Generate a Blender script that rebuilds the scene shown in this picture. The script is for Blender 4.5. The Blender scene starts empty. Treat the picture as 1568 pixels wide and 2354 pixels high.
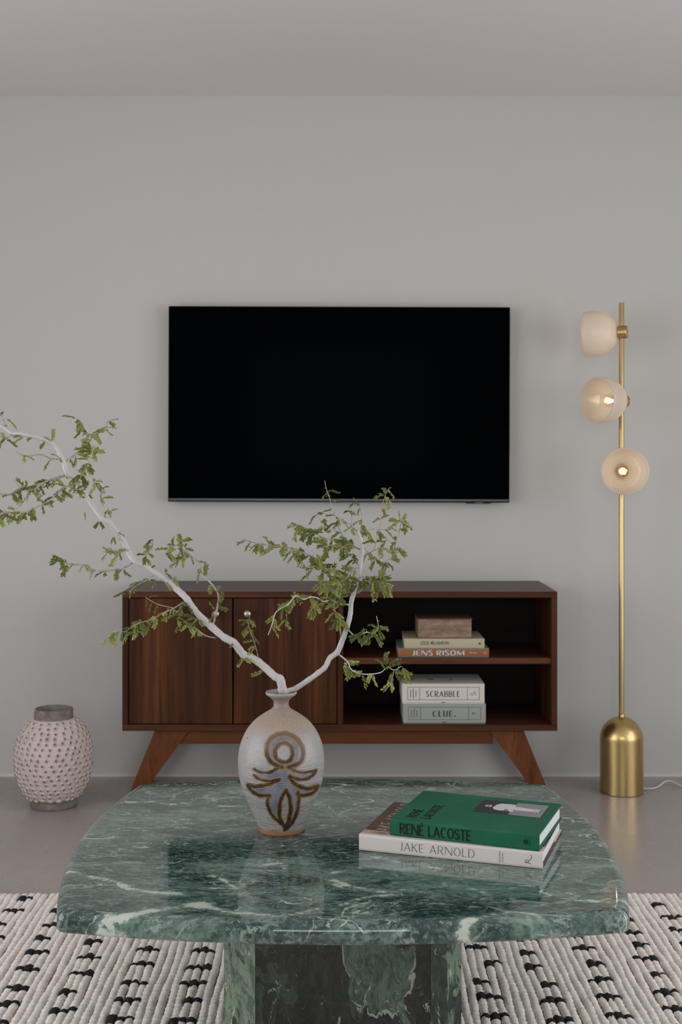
import bpy, math, random
import numpy as np
from mathutils import Vector, Matrix

random.seed(7)
rng = np.random.default_rng(7)
S = bpy.context.scene
COL = S.collection

# ------------------------------------------------------------------ camera, world, daylight, exposure
F, CX, HY, CAMZ = 2846.0, 781.0, 1069.0, 1.172      # focal length / principal point in photo pixels (1568 x 2354)
cam = bpy.data.cameras.new('camera')
cam.sensor_fit = 'AUTO'
cam.sensor_width = 36.0
cam.lens = F / 2354.0 * 36.0
cam.shift_x = (784.0 - CX) / 2354.0
cam.shift_y = -(1177.0 - HY) / 2354.0
cam.clip_start = 0.05
cam.dof.use_dof = True
cam.dof.focus_distance = 2.62
cam.dof.aperture_fstop = 7.1
cam_o = bpy.data.objects.new('camera', cam)
COL.objects.link(cam_o)
cam_o.location = (0, 0, CAMZ)
cam_o.rotation_euler = (math.pi / 2, 0, 0)
S.camera = cam_o

S.view_settings.view_transform = 'Standard'
S.view_settings.look = 'None'
S.view_settings.gamma = 1.0
S.view_settings.use_curve_mapping = False
S.view_settings.exposure = 0.0
for k_, v_ in (('max_bounces', 7), ('diffuse_bounces', 4), ('glossy_bounces', 3), ('transmission_bounces', 4), ('transparent_max_bounces', 6),
               ('caustics_reflective', False), ('caustics_refractive', False)):
    setattr(S.cycles, k_, v_)

world = bpy.data.worlds.new('world')
S.world = world
world.use_nodes = True
world.node_tree.nodes['Background'].inputs[0].default_value = (0.80, 0.88, 1.0, 1)
world.node_tree.nodes['Background'].inputs[1].default_value = 1.0

XL, XR, YB, YF, ZC = -2.7, 2.9, 4.66, -2.4, 2.562     # room: left, right, TV wall, wall behind camera, ceiling


def window_light(name, loc, rot, sx, sy, power, col):
    l = bpy.data.lights.new(name, 'AREA')
    l.shape = 'RECTANGLE'
    l.size, l.size_y = sx, sy
    l.energy = power
    l.color = col
    o = bpy.data.objects.new(name, l)
    COL.objects.link(o)
    o.location = loc
    o.rotation_euler = rot
    return o


# daylight standing in the three window openings of the room (behind and beside the camera)
WIN_R = (-0.2, 3.3, 0.10, 2.36)      # y0, y1, z0, z1 in the right wall
WIN_L = (-0.2, 3.0, 0.10, 2.36)      # in the left wall
WIN_B = (-0.9, 0.9, 1.05, 2.30)    # x0, x1, z0, z1 in the wall behind the camera
window_light('daylight_right', (XR + 0.10, (WIN_R[0] + WIN_R[1]) / 2, (WIN_R[2] + WIN_R[3]) / 2), (0, math.pi / 2, 0),
             WIN_R[3] - WIN_R[2], WIN_R[1] - WIN_R[0], 60, (0.97, 0.985, 1.0))
window_light('daylight_left', (XL - 0.10, (WIN_L[0] + WIN_L[1]) / 2, (WIN_L[2] + WIN_L[3]) / 2), (0, -math.pi / 2, 0),
             WIN_L[3] - WIN_L[2], WIN_L[1] - WIN_L[0], 57, (0.98, 0.99, 1.0))
window_light('daylight_behind', ((WIN_B[0] + WIN_B[1]) / 2, YF - 0.10, (WIN_B[2] + WIN_B[3]) / 2), (math.pi / 2, 0, 0),
             WIN_B[1] - WIN_B[0], WIN_B[3] - WIN_B[2], 34, (0.95, 0.98, 1.0))


# ------------------------------------------------------------------ helpers
def P(x, y, D):
    """photo pixel at a distance D -> world point"""
    return Vector(((x - CX) * D / F, D, CAMZ - (y - HY) * D / F))


def srgb(r, g, b):
    def f(c):
        c /= 255.0
        return c / 12.92 if c <= 0.04045 else ((c + 0.055) / 1.055) ** 2.4
    return (f(r), f(g), f(b), 1.0)


def mesh_obj(name, verts, faces, mat=None, parent=None, smooth=False, loc=None):
    me = bpy.data.meshes.new(name)
    me.from_pydata([tuple(v) for v in verts], [], faces)
    me.update()
    if smooth:
        me.polygons.foreach_set('use_smooth', [True] * len(me.polygons))
    if mat:
        me.materials.append(mat)
    o = bpy.data.objects.new(name, me)
    COL.objects.link(o)
    if parent:
        o.parent = parent
    if loc is not None:
        o.location = loc
    return o


def inst(name, me, parent=None):
    o = bpy.data.objects.new(name, me)
    COL.objects.link(o)
    if parent:
        o.parent = parent
    return o


def tag(o, label=None, cat=None, group=None, kind=None):
    if label:
        o['label'] = label
    if cat:
        o['category'] = cat
    if group:
        o['group'] = group
    if kind:
        o['kind'] = kind
    return o


def empty(name, loc, rz=0.0):
    o = bpy.data.objects.new(name, None)
    o.empty_display_size = 0.05
    COL.objects.link(o)
    o.location = loc
    o.rotation_euler = (0, 0, rz)
    return o


class MB:
    """collects geometry for one mesh"""
    def __init__(self):
        self.v, self.f = [], []

    def add(self, v, f):
        n = len(self.v)
        self.v += [tuple(p) for p in v]
        self.f += [tuple(i + n for i in q) for q in f]
        return self

    def box(self, x0, x1, y0, y1, z0, z1, b=0.0):
        if b <= 0:
            v = [(x0, y0, z0), (x1, y0, z0), (x1, y1, z0), (x0, y1, z0), (x0, y0, z1), (x1, y0, z1), (x1, y1, z1), (x0, y1, z1)]
            f = [(3, 2, 1, 0), (4, 5, 6, 7), (0, 1, 5, 4), (1, 2, 6, 5), (2, 3, 7, 6), (3, 0, 4, 7)]
            return self.add(v, f)
        # chamfered box
        X, Y, Z = (x0, x1), (y0, y1), (z0, z1)
        v, idx = [], {}
        for i in (0, 1):
            for j in (0, 1):
                for k in (0, 1):
                    sx, sy, sz = (1, -1)[i], (1, -1)[j], (1, -1)[k]
                    idx[i, j, k, 'x'] = len(v); v.append((X[i], Y[j] + sy * b, Z[k] + sz * b))
                    idx[i, j, k, 'y'] = len(v); v.append((X[i] + sx * b, Y[j], Z[k] + sz * b))
                    idx[i, j, k, 'z'] = len(v); v.append((X[i] + sx * b, Y[j] + sy * b, Z[k]))
        f = []
        q = [(0, 0), (1, 0), (1, 1), (0, 1)]
        for i in (0, 1):
            a = [idx[i, j, k, 'x'] for j, k in q]; f.append(a if i else a[::-1])
            a = [idx[j, i, k, 'y'] for j, k in q]; f.append(a[::-1] if i else a)
            a = [idx[j, k, i, 'z'] for j, k in q]; f.append(a if i else a[::-1])
        for i in (0, 1):
            for j in (0, 1):
                a = [idx[i, j, 0, 'x'], idx[i, j, 1, 'x'], idx[i, j, 1, 'y'], idx[i, j, 0, 'y']]
                f.append(a if (i == j) == False else a[::-1])
                a = [idx[i, 0, j, 'x'], idx[i, 1, j, 'x'], idx[i, 1, j, 'z'], idx[i, 0, j, 'z']]
                f.append(a if (i == j) else a[::-1])
                a = [idx[0, i, j, 'y'], idx[1, i, j, 'y'], idx[1, i, j, 'z'], idx[0, i, j, 'z']]
                f.append(a if (i == j) == False else a[::-1])
                for k in (0, 1):
                    a = [idx[i, j, k, 'x'], idx[i, j, k, 'y'], idx[i, j, k, 'z']]
                    f.append(a if (i + j + k) % 2 else a[::-1])
        return self.add(v, f)

    def prism(self, poly, axis, a0, a1):
        """poly: list of 2D points; axis 'y' -> (x,z) extruded along y, 'z' -> (x,y) along z"""
        n = len(poly)
        if axis == 'y':
            v = [(p[0], a0, p[1]) for p in poly] + [(p[0], a1, p[1]) for p in poly]
        elif axis == 'z':
            v = [(p[0], p[1], a0) for p in poly] + [(p[0], p[1], a1) for p in poly]
        else:
            v = [(a0, p[0], p[1]) for p in poly] + [(a1, p[0], p[1]) for p in poly]
        f = [tuple(range(n)), tuple(range(2 * n - 1, n - 1, -1))]
        f += [(i, i + n, (i + 1) % n + n, (i + 1) % n) for i in range(n)]
        return self.add(v, f)

    def lathe(self, prof, n=48, M=None, caps=True):
        v, f = [], []
        m = len(prof)
        for r, z in prof:
            for i in range(n):
                a = 2 * math.pi * i / n
                p = Vector((r * math.cos(a), r * math.sin(a), z))
                v.append(M @ p if M else p)
        for j in range(m - 1):
            for i in range(n):
                i2 = (i + 1) % n
                f.append((j * n + i, j * n + i2, (j + 1) * n + i2, (j + 1) * n + i))
        if caps:
            f.append(tuple(range(n - 1, -1, -1)))
            f.append(tuple((m - 1) * n + i for i in range(n)))
        return self.add(v, f)

    def tube(self, pts, rad, n=10, caps=True):
        pts = [Vector(p) for p in pts]
        v, f = [], []
        up = Vector((0.13, 1, 0.21)).normalized()
        prev = None
        m = len(pts)
        for k in range(m):
            t = (pts[min(k + 1, m - 1)] - pts[max(k - 1, 0)])
            if t.length < 1e-9:
                t = Vector((0, 0, 1))
            t.normalize()
            if prev is None:
                a = t.cross(up)
                if a.length < 1e-3:
                    a = t.cross(Vector((1, 0, 0)))
            else:
                a = prev - t * prev.dot(t)
            a.normalize()
            prev = a
            b = t.cross(a)
            r = rad[k] if hasattr(rad, '__len__') else rad
            for i in range(n):
                ang = 2 * math.pi * i / n
                v.append(pts[k] + (a * math.cos(ang) + b * math.sin(ang)) * r)
        for k in range(m - 1):
            for i in range(n):
                i2 = (i + 1) % n
                f.append((k * n + i, k * n + i2, (k + 1) * n + i2, (k + 1) * n + i))
        if caps:
            f.append(tuple(range(n - 1, -1, -1)))
            f.append(tuple((m - 1) * n + i for i in range(n)))
        return self.add(v, f)

    def build(self, name, mat, parent=None, smooth=False, loc=None):
        return mesh_obj(name, self.v, self.f, mat, parent, smooth, loc)


def smooth_by_angle(o, deg=35):
    me = o.data
    me.polygons.foreach_set('use_smooth', [True] * len(me.polygons))
    try:
        me.set_sharp_from_angle(angle=math.radians(deg))
    except Exception:
        pass
    return o


def axis_matrix(origin, direction):
    z = Vector(direction).normalized()
    x = Vector((0, 0, 1)).cross(z)
    if x.length < 1e-4:
        x = Vector((1, 0, 0))
    x.normalize()
    y = z.cross(x)
    m = Matrix((x, y, z)).transposed().to_4x4()
    m.translation = Vector(origin)
    return m


def catmull(pts, per=6):
    pts = [np.array(p, float) for p in pts]
    out = []
    n = len(pts)
    for i in range(n - 1):
        p0, p1, p2, p3 = pts[max(i - 1, 0)], pts[i], pts[i + 1], pts[min(i + 2, n - 1)]
        for k in range(per):
            t = k / per
            out.append(0.5 * ((2 * p1) + (-p0 + p2) * t + (2 * p0 - 5 * p1 + 4 * p2 - p3) * t * t + (-p0 + 3 * p1 - 3 * p2 + p3) * t ** 3))
    out.append(pts[-1])
    return out


# ------------------------------------------------------------------ materials
class NT:
    def __init__(self, name):
        self.m = bpy.data.materials.new(name)
        self.m.use_nodes = True
        self.t = self.m.node_tree
        self.b = self.t.nodes['Principled BSDF']
        self.out = self.t.nodes['Material Output']

    def n(self, typ, **kw):
        nd = self.t.nodes.new(typ)
        for k, v in kw.items():
            if k in nd.inputs:
                nd.inputs[k].default_value = v
            else:
                setattr(nd, k, v)
        return nd

    def l(self, a, b):
        self.t.links.new(a, b)
        return b

    def coord(self, scale=(1, 1, 1), loc=(0, 0, 0), rot=(0, 0, 0), kind='Object'):
        tc = self.n('ShaderNodeTexCoord')
        mp = self.n('ShaderNodeMapping')
        mp.inputs['Scale'].default_value = scale
        mp.inputs['Location'].default_value = loc
        mp.inputs['Rotation'].default_value = rot
        self.l(tc.outputs[kind], mp.inputs['Vector'])
        return mp.outputs[0]

    def noise(self, vec, scale, detail=3, rough=0.5, dist=0.0):
        nd = self.n('ShaderNodeTexNoise')
        nd.inputs['Scale'].default_value = scale
        nd.inputs['Detail'].default_value = detail
        nd.inputs['Roughness'].default_value = rough
        nd.inputs['Distortion'].default_value = dist
        if vec is not None:
            self.l(vec, nd.inputs['Vector'])
        return nd

    def ramp(self, fac, stops, interp='LINEAR'):
        nd = self.n('ShaderNodeValToRGB')
        cr = nd.color_ramp
        cr.interpolation = interp
        while len(cr.elements) < len(stops):
            cr.elements.new(0.5)
        for e, (p, c) in zip(cr.elements, stops):
            e.position = p
            e.color = c if hasattr(c, '__len__') else (c, c, c, 1)
        self.l(fac, nd.inputs[0])
        return nd.outputs[0]

    def mix(self, fac, a, b, mode='MIX'):
        nd = self.n('ShaderNodeMix')
        nd.data_type = 'RGBA'
        nd.blend_type = mode
        for s, v in ((nd.inputs[0], fac), (nd.inputs[6], a), (nd.inputs[7], b)):
            if hasattr(v, 'links') or hasattr(v, 'is_linked'):
                self.l(v, s)
            else:
                s.default_value = v
        return nd.outputs[2]

    def math(self, op, a, b=0.0, clamp=False):
        nd = self.n('ShaderNodeMath')
        nd.operation = op
        nd.use_clamp = clamp
        for s, v in ((nd.inputs[0], a), (nd.inputs[1], b)):
            if hasattr(v, 'is_linked'):
                self.l(v, s)
            else:
                s.default_value = v
        return nd.outputs[0]

    def mapr(self, v, a, b, c=0.0, d=1.0, smooth=True):
        nd = self.n('ShaderNodeMapRange')
        nd.interpolation_type = 'SMOOTHSTEP' if smooth else 'LINEAR'
        self.l(v, nd.inputs[0])
        for i, x in zip((1, 2, 3, 4), (a, b, c, d)):
            nd.inputs[i].default_value = x
        return nd.outputs[0]

    @staticmethod
    def blend(a, b, f):
        return tuple(x + (y - x) * f for x, y in zip(a, b))

    def bump(self, h, strength=0.3, dist=0.001):
        nd = self.n('ShaderNodeBump')
        nd.inputs['Strength'].default_value = strength
        nd.inputs['Distance'].default_value = dist
        self.l(h, nd.inputs['Height'])
        self.l(nd.outputs[0], self.b.inputs['Normal'])
        return nd

    def base(self, c):
        if hasattr(c, 'is_linked'):
            self.l(c, self.b.inputs['Base Color'])
        else:
            self.b.inputs['Base Color'].default_value = c
        return self

    def set(self, **kw):
        for k, v in kw.items():
            k = k.replace('_', ' ')
            s = self.b.inputs[k]
            if hasattr(v, 'is_linked'):
                self.l(v, s)
            else:
                s.default_value = v
        return self


def plain(name, c, rough=0.5, spec=0.5, metal=0.0):
    t = NT(name)
    t.base(c).set(Roughness=rough, Metallic=metal)
    t.b.inputs['Specular IOR Level'].default_value = spec
    return t.m


def mat_wall(name, c):
    t = NT(name)
    v = t.coord()
    n = t.noise(v, 1.3, 1, 0.5)
    t.base(t.mix(n.outputs[0], tuple(x * 0.985 for x in c[:3]) + (1,), tuple(min(1, x * 1.015) for x in c[:3]) + (1,)))
    t.set(Roughness=0.75)
    t.b.inputs['Specular IOR Level'].default_value = 0.25
    return t.m


def mat_floor():
    t = NT('polished_concrete')
    v = t.coord()
    n1 = t.noise(v, 1.6, 6, 0.6)
    n2 = t.noise(v, 14, 6, 0.65)
    n3 = t.noise(v, 260, 2, 0.5)
    c = t.ramp(n1.outputs[0], [(0.3, srgb(154, 145, 139)), (0.7, srgb(170, 161, 155))])
    c = t.mix(t.mapr(n2.outputs[0], 0.35, 0.7), c, srgb(162, 153, 147))
    c = t.mix(t.mapr(n3.outputs[0], 0.62, 0.8), c, srgb(140, 131, 125))
    t.base(c)
    t.set(Roughness=t.mapr(n2.outputs[0], 0.2, 0.8, 0.20, 0.30))
    t.b.inputs['Specular IOR Level'].default_value = 0.5
    t.bump(n2.outputs[0], 0.03, 0.002)
    return t.m


def mat_walnut(name, grain, dark, mid, light, seed=0.0, rough=0.38):
    t = NT(name)
    sc = {'z': (22, 22, 0.7), 'x': (0.7, 22, 22), 'd': (14, 14, 1.8)}[grain]
    v = t.coord(sc, (seed, seed * 1.7, seed * 0.3))
    n0 = t.noise(v, 0.55, 4, 0.6, 0.5)
    n1 = t.noise(v, 2.6, 8, 0.66, 0.25)
    n2 = t.noise(v, 11.0, 5, 0.65)
    c = t.ramp(n0.outputs[0], [(0.30, t.blend(dark, mid, 0.45)), (0.50, mid), (0.72, light)])
    c = t.mix(t.mapr(n1.outputs[0], 0.44, 0.66, 0.0, 0.70), c, dark)
    c = t.mix(t.mapr(n2.outputs[0], 0.50, 0.74, 0.0, 0.55), c, tuple(x * 0.55 for x in dark[:3]) + (1,))
    t.base(c)
    t.set(Roughness=rough)
    t.b.inputs['Specular IOR Level'].default_value = 0.16
    t.bump(n2.outputs[0], 0.12, 0.0006)
    return t.m


def warp(t, vec, scale, amount, detail=4):
    w = t.noise(vec, scale, detail, 0.6)
    vm = t.n('ShaderNodeVectorMath'); vm.operation = 'MULTIPLY_ADD'
    t.l(w.outputs['Color'], vm.inputs[0])
    vm.inputs[1].default_value = (amount, amount, amount)
    t.l(vec, vm.inputs[2])
    return vm.outputs[0]


def seam(t, c, vec, scale, width, amt, col, gate_vec, g0=0.46, g1=0.64, detail=4, rough=0.55, at=0.5):
    """thin crooked vein where a noise field crosses a level, opening and closing along its way"""
    nv = t.noise(vec, scale, detail, rough)
    r = t.math('ABSOLUTE', t.math('SUBTRACT', nv.outputs[0], at))
    gate = t.noise(gate_vec, scale * 2.4, 4, 0.68)
    wv = t.math('MULTIPLY', t.mapr(gate.outputs[0], g0, g1), width)
    soft = t.math('DIVIDE', t.math('SUBTRACT', wv, r), width * 0.28, clamp=True)
    return t.mix(t.math('MULTIPLY', soft, amt, clamp=True), c, col)


def mat_marble(name):
    """polished top: dark to grey-green clouds drawn out along x, dark inclusions, pale seams and broad white veins"""
    t = NT(name)
    v = t.coord((1.0, 2.1, 1.0), (4.3, 1.1, 0), (0, 0, 0.10))
    w1 = warp(t, v, 2.0, 0.42, 2)
    w2 = warp(t, w1, 7.0, 0.055, 3)
    w3 = warp(t, w2, 30.0, 0.012, 3)
    n1 = t.noise(w3, 4.6, 12, 0.70)
    c = t.ramp(n1.outputs[0], [(0.36, srgb(26, 47, 43)), (0.44, srgb(48, 70, 65)), (0.50, srgb(70, 93, 86)), (0.56, srgb(92, 114, 106)), (0.63, srgb(126, 144, 134))])
    n4 = t.noise(w1, 2.0, 3, 0.5)
    c = t.mix(t.mapr(n4.outputs[0], 0.55, 0.68, 0.0, 0.5), c, srgb(66, 72, 68))
    # pale clouded ground
    n6 = t.noise(w2, 2.6, 7, 0.65)
    c = t.mix(t.mapr(n6.outputs[0], 0.51, 0.60, 0.0, 0.50), c, srgb(102, 124, 115))
    n7 = t.noise(w1, 1.7, 4, 0.55)
    c = t.mix(t.mapr(n7.outputs[0], 0.52, 0.42, 0.0, 0.72), c, srgb(32, 54, 50))
    # dark inclusions with sharp outlines
    for sc_, lo, hi in ((3.6, 0.59, 0.64), (9.0, 0.61, 0.65), (21.0, 0.66, 0.69)):
        n5 = t.noise(w2, sc_, 5, 0.55)
        c = t.mix(t.mapr(n5.outputs[0], lo, hi, 0.0, 0.72), c, srgb(27, 49, 46))
    # fine drawn-out grain
    fs = warp(t, t.coord((60, 150, 60), (0, 0, 0), (0, 0, 0.16)), 0.22, 3.2)
    n3 = t.noise(fs, 1.3, 6, 0.72)
    c = t.mix(t.mapr(n3.outputs[0], 0.50, 0.62, 0.0, 0.42), c, srgb(134, 152, 144))
    c = t.mix(t.mapr(n3.outputs[0], 0.49, 0.38, 0.0, 0.55), c, srgb(22, 38, 36))
    # seams
    fl = t.noise(warp(t, t.coord((16, 64, 16), (2.2, 0, 0), (0, 0, 0.12)), 0.5, 1.2), 1.0, 7, 0.68)
    c = t.mix(t.mapr(fl.outputs[0], 0.595, 0.655, 0.0, 0.75), c, srgb(156, 171, 160))
    pale, white = srgb(148, 164, 154), srgb(184, 191, 179)
    for sc_, wid, amt, g0, g1 in ((13.0, 0.050, 0.40, 0.50, 0.62), (5.2, 0.032, 0.60, 0.49, 0.62)):
        ve = t.n('ShaderNodeTexVoronoi'); ve.feature = 'DISTANCE_TO_EDGE'; ve.inputs['Scale'].default_value = sc_
        t.l(w2, ve.inputs['Vector'])
        gt = t.noise(w1, sc_ * 1.9, 5, 0.70)
        ew = t.math('MULTIPLY', t.mapr(gt.outputs[0], g0, g1), wid)
        sf = t.math('DIVIDE', t.math('SUBTRACT', ew, ve.outputs['Distance']), wid * 0.4, clamp=True)
        c = t.mix(t.math('MULTIPLY', sf, amt, clamp=True), c, pale)
    c = seam(t, c, w3, 15.0, 0.016, 0.40, pale, w1, 0.50, 0.70, 2)
    c = seam(t, c, w3, 5.0, 0.030, 0.42, srgb(112, 134, 124), w1, 0.46, 0.60, 7, 0.62, 0.49)
    c = seam(t, c, w3, 8.0, 0.012, 0.70, pale, w1, 0.47, 0.62, 6, 0.60)
    c = seam(t, c, w3, 3.6, 0.0080, 0.80, white, w1, 0.47, 0.64, 5, 0.58, 0.52)
    c = seam(t, c, w3, 1.8, 0.0038, 0.90, white, w1, 0.46, 0.62, 2, 0.5, 0.47)
    at = t.n('ShaderNodeAttribute'); at.attribute_name = 'vein'
    ns = t.noise(warp(t, t.coord((30, 52, 30)), 1.0, 0.6), 1.0, 9, 0.72)
    ns2 = t.noise(t.coord((9, 16, 9)), 1.0, 3, 0.5)
    d = t.math('ADD', at.outputs['Fac'], t.math('MULTIPLY', t.math('SUBTRACT', ns.outputs[0], 0.47), 0.052))
    d = t.math('ADD', d, t.math('MULTIPLY', t.math('SUBTRACT', ns2.outputs[0], 0.5), 0.022))
    c = t.mix(t.mapr(d, 0.014, -0.004, 0.0, 0.55), c, srgb(116, 140, 128))
    c = t.mix(t.mapr(d, 0.002, -0.003, 0.0, 0.95), c, srgb(190, 196, 183))
    t.base(c)
    t.set(Roughness=0.05)
    t.b.inputs['Specular IOR Level'].default_value = 0.62
    return t.m


def mat_marble_panel(name, seed, dark, patch, seamc, level, gain_noise):
    """slab of the pedestal: near-black ground, large upright green patches edged by pale cracks"""
    t = NT(name)
    v = t.coord((1.5, 1.5, 0.75), (seed, seed * 0.7, seed * 1.3))
    w1 = warp(t, v, 3.0, 0.35)
    w2 = warp(t, w1, 14.0, 0.08)
    nd = t.noise(w2, 34, 8, 0.78)
    c = t.mix(t.mapr(nd.outputs[0], 0.44, 0.60), dark, tuple(x * 1.9 for x in dark[:3]) + (1,))
    n1 = t.noise(w2, 3.4, 4, 0.5)
    pt = t.mix(t.mapr(nd.outputs[0], 0.40, 0.58), tuple(x * 0.42 for x in patch[:3]) + (1,), patch)
    c = t.mix(t.mapr(n1.outputs[0], level, level + 0.02), c, pt)
    n5 = t.noise(w2, 9.0, 5, 0.6)
    c = t.mix(t.mapr(n5.outputs[0], 0.58, 0.62, 0.0, gain_noise), c, patch)
    c = t.mix(t.mapr(n5.outputs[0], 0.40, 0.36, 0.0, gain_noise), c, dark)
    c = seam(t, c, w2, 3.4, 0.014, 0.85, seamc, w1, 0.42, 0.60, 4, 0.5, level)
    c = seam(t, c, w2, 6.0, 0.008, 0.7, seamc, w1, 0.48, 0.62)
    c = seam(t, c, w2, 15.0, 0.012, 0.4, patch, w1, 0.48, 0.66)
    t.base(c)
    t.set(Roughness=0.16)
    t.b.inputs['Specular IOR Level'].default_value = 0.4
    return t.m


def mat_brass():
    t = NT('brushed_brass')
    v = t.coord((160, 160, 1.5))
    n = t.noise(v, 3, 3, 0.6)
    t.base(t.mix(n.outputs[0], srgb(190, 162, 108), srgb(206, 180, 126)))
    t.set(Metallic=1.0, Roughness=t.mapr(n.outputs[0], 0.2, 0.8, 0.24, 0.36))
    t.b.inputs['Anisotropic'].default_value = 0.5
    return t.m


def mat_milk_glass():
    t = NT('milk_glass')
    tr = t.n('ShaderNodeBsdfTranslucent')
    tr.inputs[0].default_value = (0.92, 0.84, 0.74, 1)
    t.base((0.80, 0.77, 0.73, 1)).set(Roughness=0.12)
    mx = t.n('ShaderNodeMixShader')
    mx.inputs[0].default_value = 0.58
    t.l(t.b.outputs[0], mx.inputs[1])
    t.l(tr.outputs[0], mx.inputs[2])
    t.l(mx.outputs[0], t.out.inputs[0])
    return t.m


def emission(name, c, s):
    t = NT(name)
    e = t.n('ShaderNodeEmission')
    e.inputs[0].default_value = c
    e.inputs[1].default_value = s
    t.l(e.outputs[0], t.out.inputs[0])
    return t.m


def mat_bulb_glass():
    t = NT('clear_bulb_glass')
    tr = t.n('ShaderNodeBsdfTransparent')
    tr.inputs[0].default_value = (1.0, 0.93, 0.80, 1)
    gl = t.n('ShaderNodeBsdfGlossy')
    gl.inputs['Roughness'].default_value = 0.05
    mx = t.n('ShaderNodeMixShader')
    mx.inputs[0].default_value = 0.10
    t.l(tr.outputs[0], mx.inputs[1])
    t.l(gl.outputs[0], mx.inputs[2])
    t.l(mx.outputs[0], t.out.inputs[0])
    return t.m


def mat_pages(name, a, b):
    t = NT(name)
    v = t.coord((1.5, 1.5, 420))
    n = t.noise(v, 1.6, 2, 0.6)
    t.base(t.mix(n.outputs[0], a, b)).set(Roughness=0.8)
    t.bump(n.outputs[0], 0.3, 0.0005)
    return t.m


def mat_cloth(name, a, b, scale=900, rough=0.75, patch=None):
    t = NT(name)
    v = t.coord()
    n = t.noise(v, scale, 2, 0.6)
    c = t.mix(n.outputs[0], a, b)
    if patch:
        n2 = t.noise(v, 14, 3, 0.5)
        c = t.mix(t.mapr(n2.outputs[0], 0.45, 0.75, 0, 0.6), c, patch)
    t.base(c).set(Roughness=rough)
    t.b.inputs['Specular IOR Level'].default_value = 0.3
    t.bump(n.outputs[0], 0.15, 0.0004)
    return t.m


M = {}
M['wall'] = mat_wall('warm_grey_wall_paint', srgb(191, 189, 184))
M['side_wall'] = mat_wall('side_wall_paint', srgb(226, 223, 217))
M['ceiling'] = mat_wall('ceiling_paint', srgb(224, 218, 218))
M['floor'] = mat_floor()
M['trim'] = plain('skirting_paint', srgb(206, 203, 198), 0.5)
WD, WM, WL = srgb(37, 19, 9), srgb(69, 38, 19), srgb(98, 58, 31)
M['wood_v'] = mat_walnut('walnut_upright_grain', 'z', WD, WM, WL, 1.3)
M['wood_v2'] = mat_walnut('walnut_upright_grain_second_leaf', 'z', WD, WM, WL, 6.1)
M['wood_h'] = mat_walnut('walnut_lengthwise_grain', 'x', srgb(50, 27, 17), srgb(72, 41, 27), srgb(92, 55, 37), 2.2, 0.34)
M['wood_back'] = mat_walnut('shade_darkened_back_board', 'x', srgb(20, 12, 9), srgb(30, 19, 14), srgb(38, 24, 18), 5.5, 0.6)  # back board colour darkened to carry the shade inside the open cabinet
M['wood_leg'] = mat_walnut('walnut_leg_timber', 'd', srgb(72, 39, 20), srgb(100, 57, 31), srgb(120, 70, 39), 3.7, 0.45)
M['wood_rail'] = mat_walnut('walnut_rail_timber', 'x', srgb(72, 39, 20), srgb(100, 57, 31), srgb(120, 70, 39), 4.7, 0.45)
M['marble'] = mat_marble('green_marble')
M['marble_dark'] = mat_marble_panel('dark_green_marble_panel', 3.1, srgb(34, 36, 33), srgb(84, 102, 90), srgb(150, 154, 140), 0.54, 0.25)
M['marble_edge'] = mat_marble_panel('mottled_green_marble_panel', 8.4, srgb(40, 48, 43), srgb(120, 138, 118), srgb(168, 176, 156), 0.46, 0.8)
M['brass'] = mat_brass()
M['milk'] = mat_milk_glass()
M['filament'] = emission('glowing_filament', (1.0, 0.86, 0.66, 1), 7.0)
M['bulb_glass'] = mat_bulb_glass()
M['screen'] = plain('television_screen', (0.0009, 0.0012, 0.0016, 1), 0.12, 0.003)
M['tv_black'] = plain('television_casing', (0.006, 0.006, 0.0065, 1), 0.35, 0.2)
M['tv_strip'] = plain('television_lower_strip', srgb(70, 71, 75), 0.3, 0.7, 0.0)
M['knob'] = plain('brushed_nickel', srgb(176, 168, 160), 0.30, 0.5, 1.0)
M['cord'] = plain('white_cord', srgb(206, 202, 198), 0.5)
M['gap'] = plain('dark_gap', srgb(14, 9, 7), 0.8)


# ------------------------------------------------------------------ room shell
T = 0.12
tag(MB().box(XL - T, XR + T, YF - T, YB + T, -0.1, 0.0).build('floor', M['floor']), kind='structure')
tag(MB().box(XL - T, XR + T, YF - T, YB + T, ZC, ZC + 0.1).build('ceiling', M['ceiling']), kind='structure')
tag(MB().box(XL, XR, YB, YB + T, 0, ZC).build('wall_back', M['wall']), kind='structure')


def wall_x(name, x0, x1, win):
    y0, y1, z0, z1 = win
    m = MB()
    m.box(x0, x1, YF - T, y0, 0, ZC).box(x0, x1, y1, YB + T, 0, ZC).box(x0, x1, y0, y1, 0, z0).box(x0, x1, y0, y1, z1, ZC)
    return tag(m.build(name, M['side_wall']), kind='structure')


wall_x('wall_right', XR, XR + T, WIN_R)
wall_x('wall_left', XL - T, XL, WIN_L)
m = MB()
x0, x1, z0, z1 = WIN_B
m.box(XL, x0, YF - T, YF, 0, ZC).box(x1, XR, YF - T, YF, 0, ZC).box(x0, x1, YF - T, YF, 0, z0).box(x0, x1, YF - T, YF, z1, ZC)
tag(m.build('wall_front', M['side_wall']), kind='structure')


def window_frame(name, axis, a0, a1, z0, z1, d0, d1, bars):
    m = MB()
    w = 0.05
    def bx(p0, p1, q0, q1):
        if axis == 'x':
            m.box(d0, d1, p0, p1, q0, q1)
        else:
            m.box(p0, p1, d0, d1, q0, q1)
    bx(a0, a1, z0, z0 + w); bx(a0, a1, z1 - w, z1)
    for i in range(bars + 1):
        c = a0 + w / 2 + (a1 - a0 - w) * i / bars
        bx(c - w / 2, c + w / 2, z0 + w, z1 - w)
    return tag(m.build(name, M['tv_black']), kind='structure')


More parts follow.
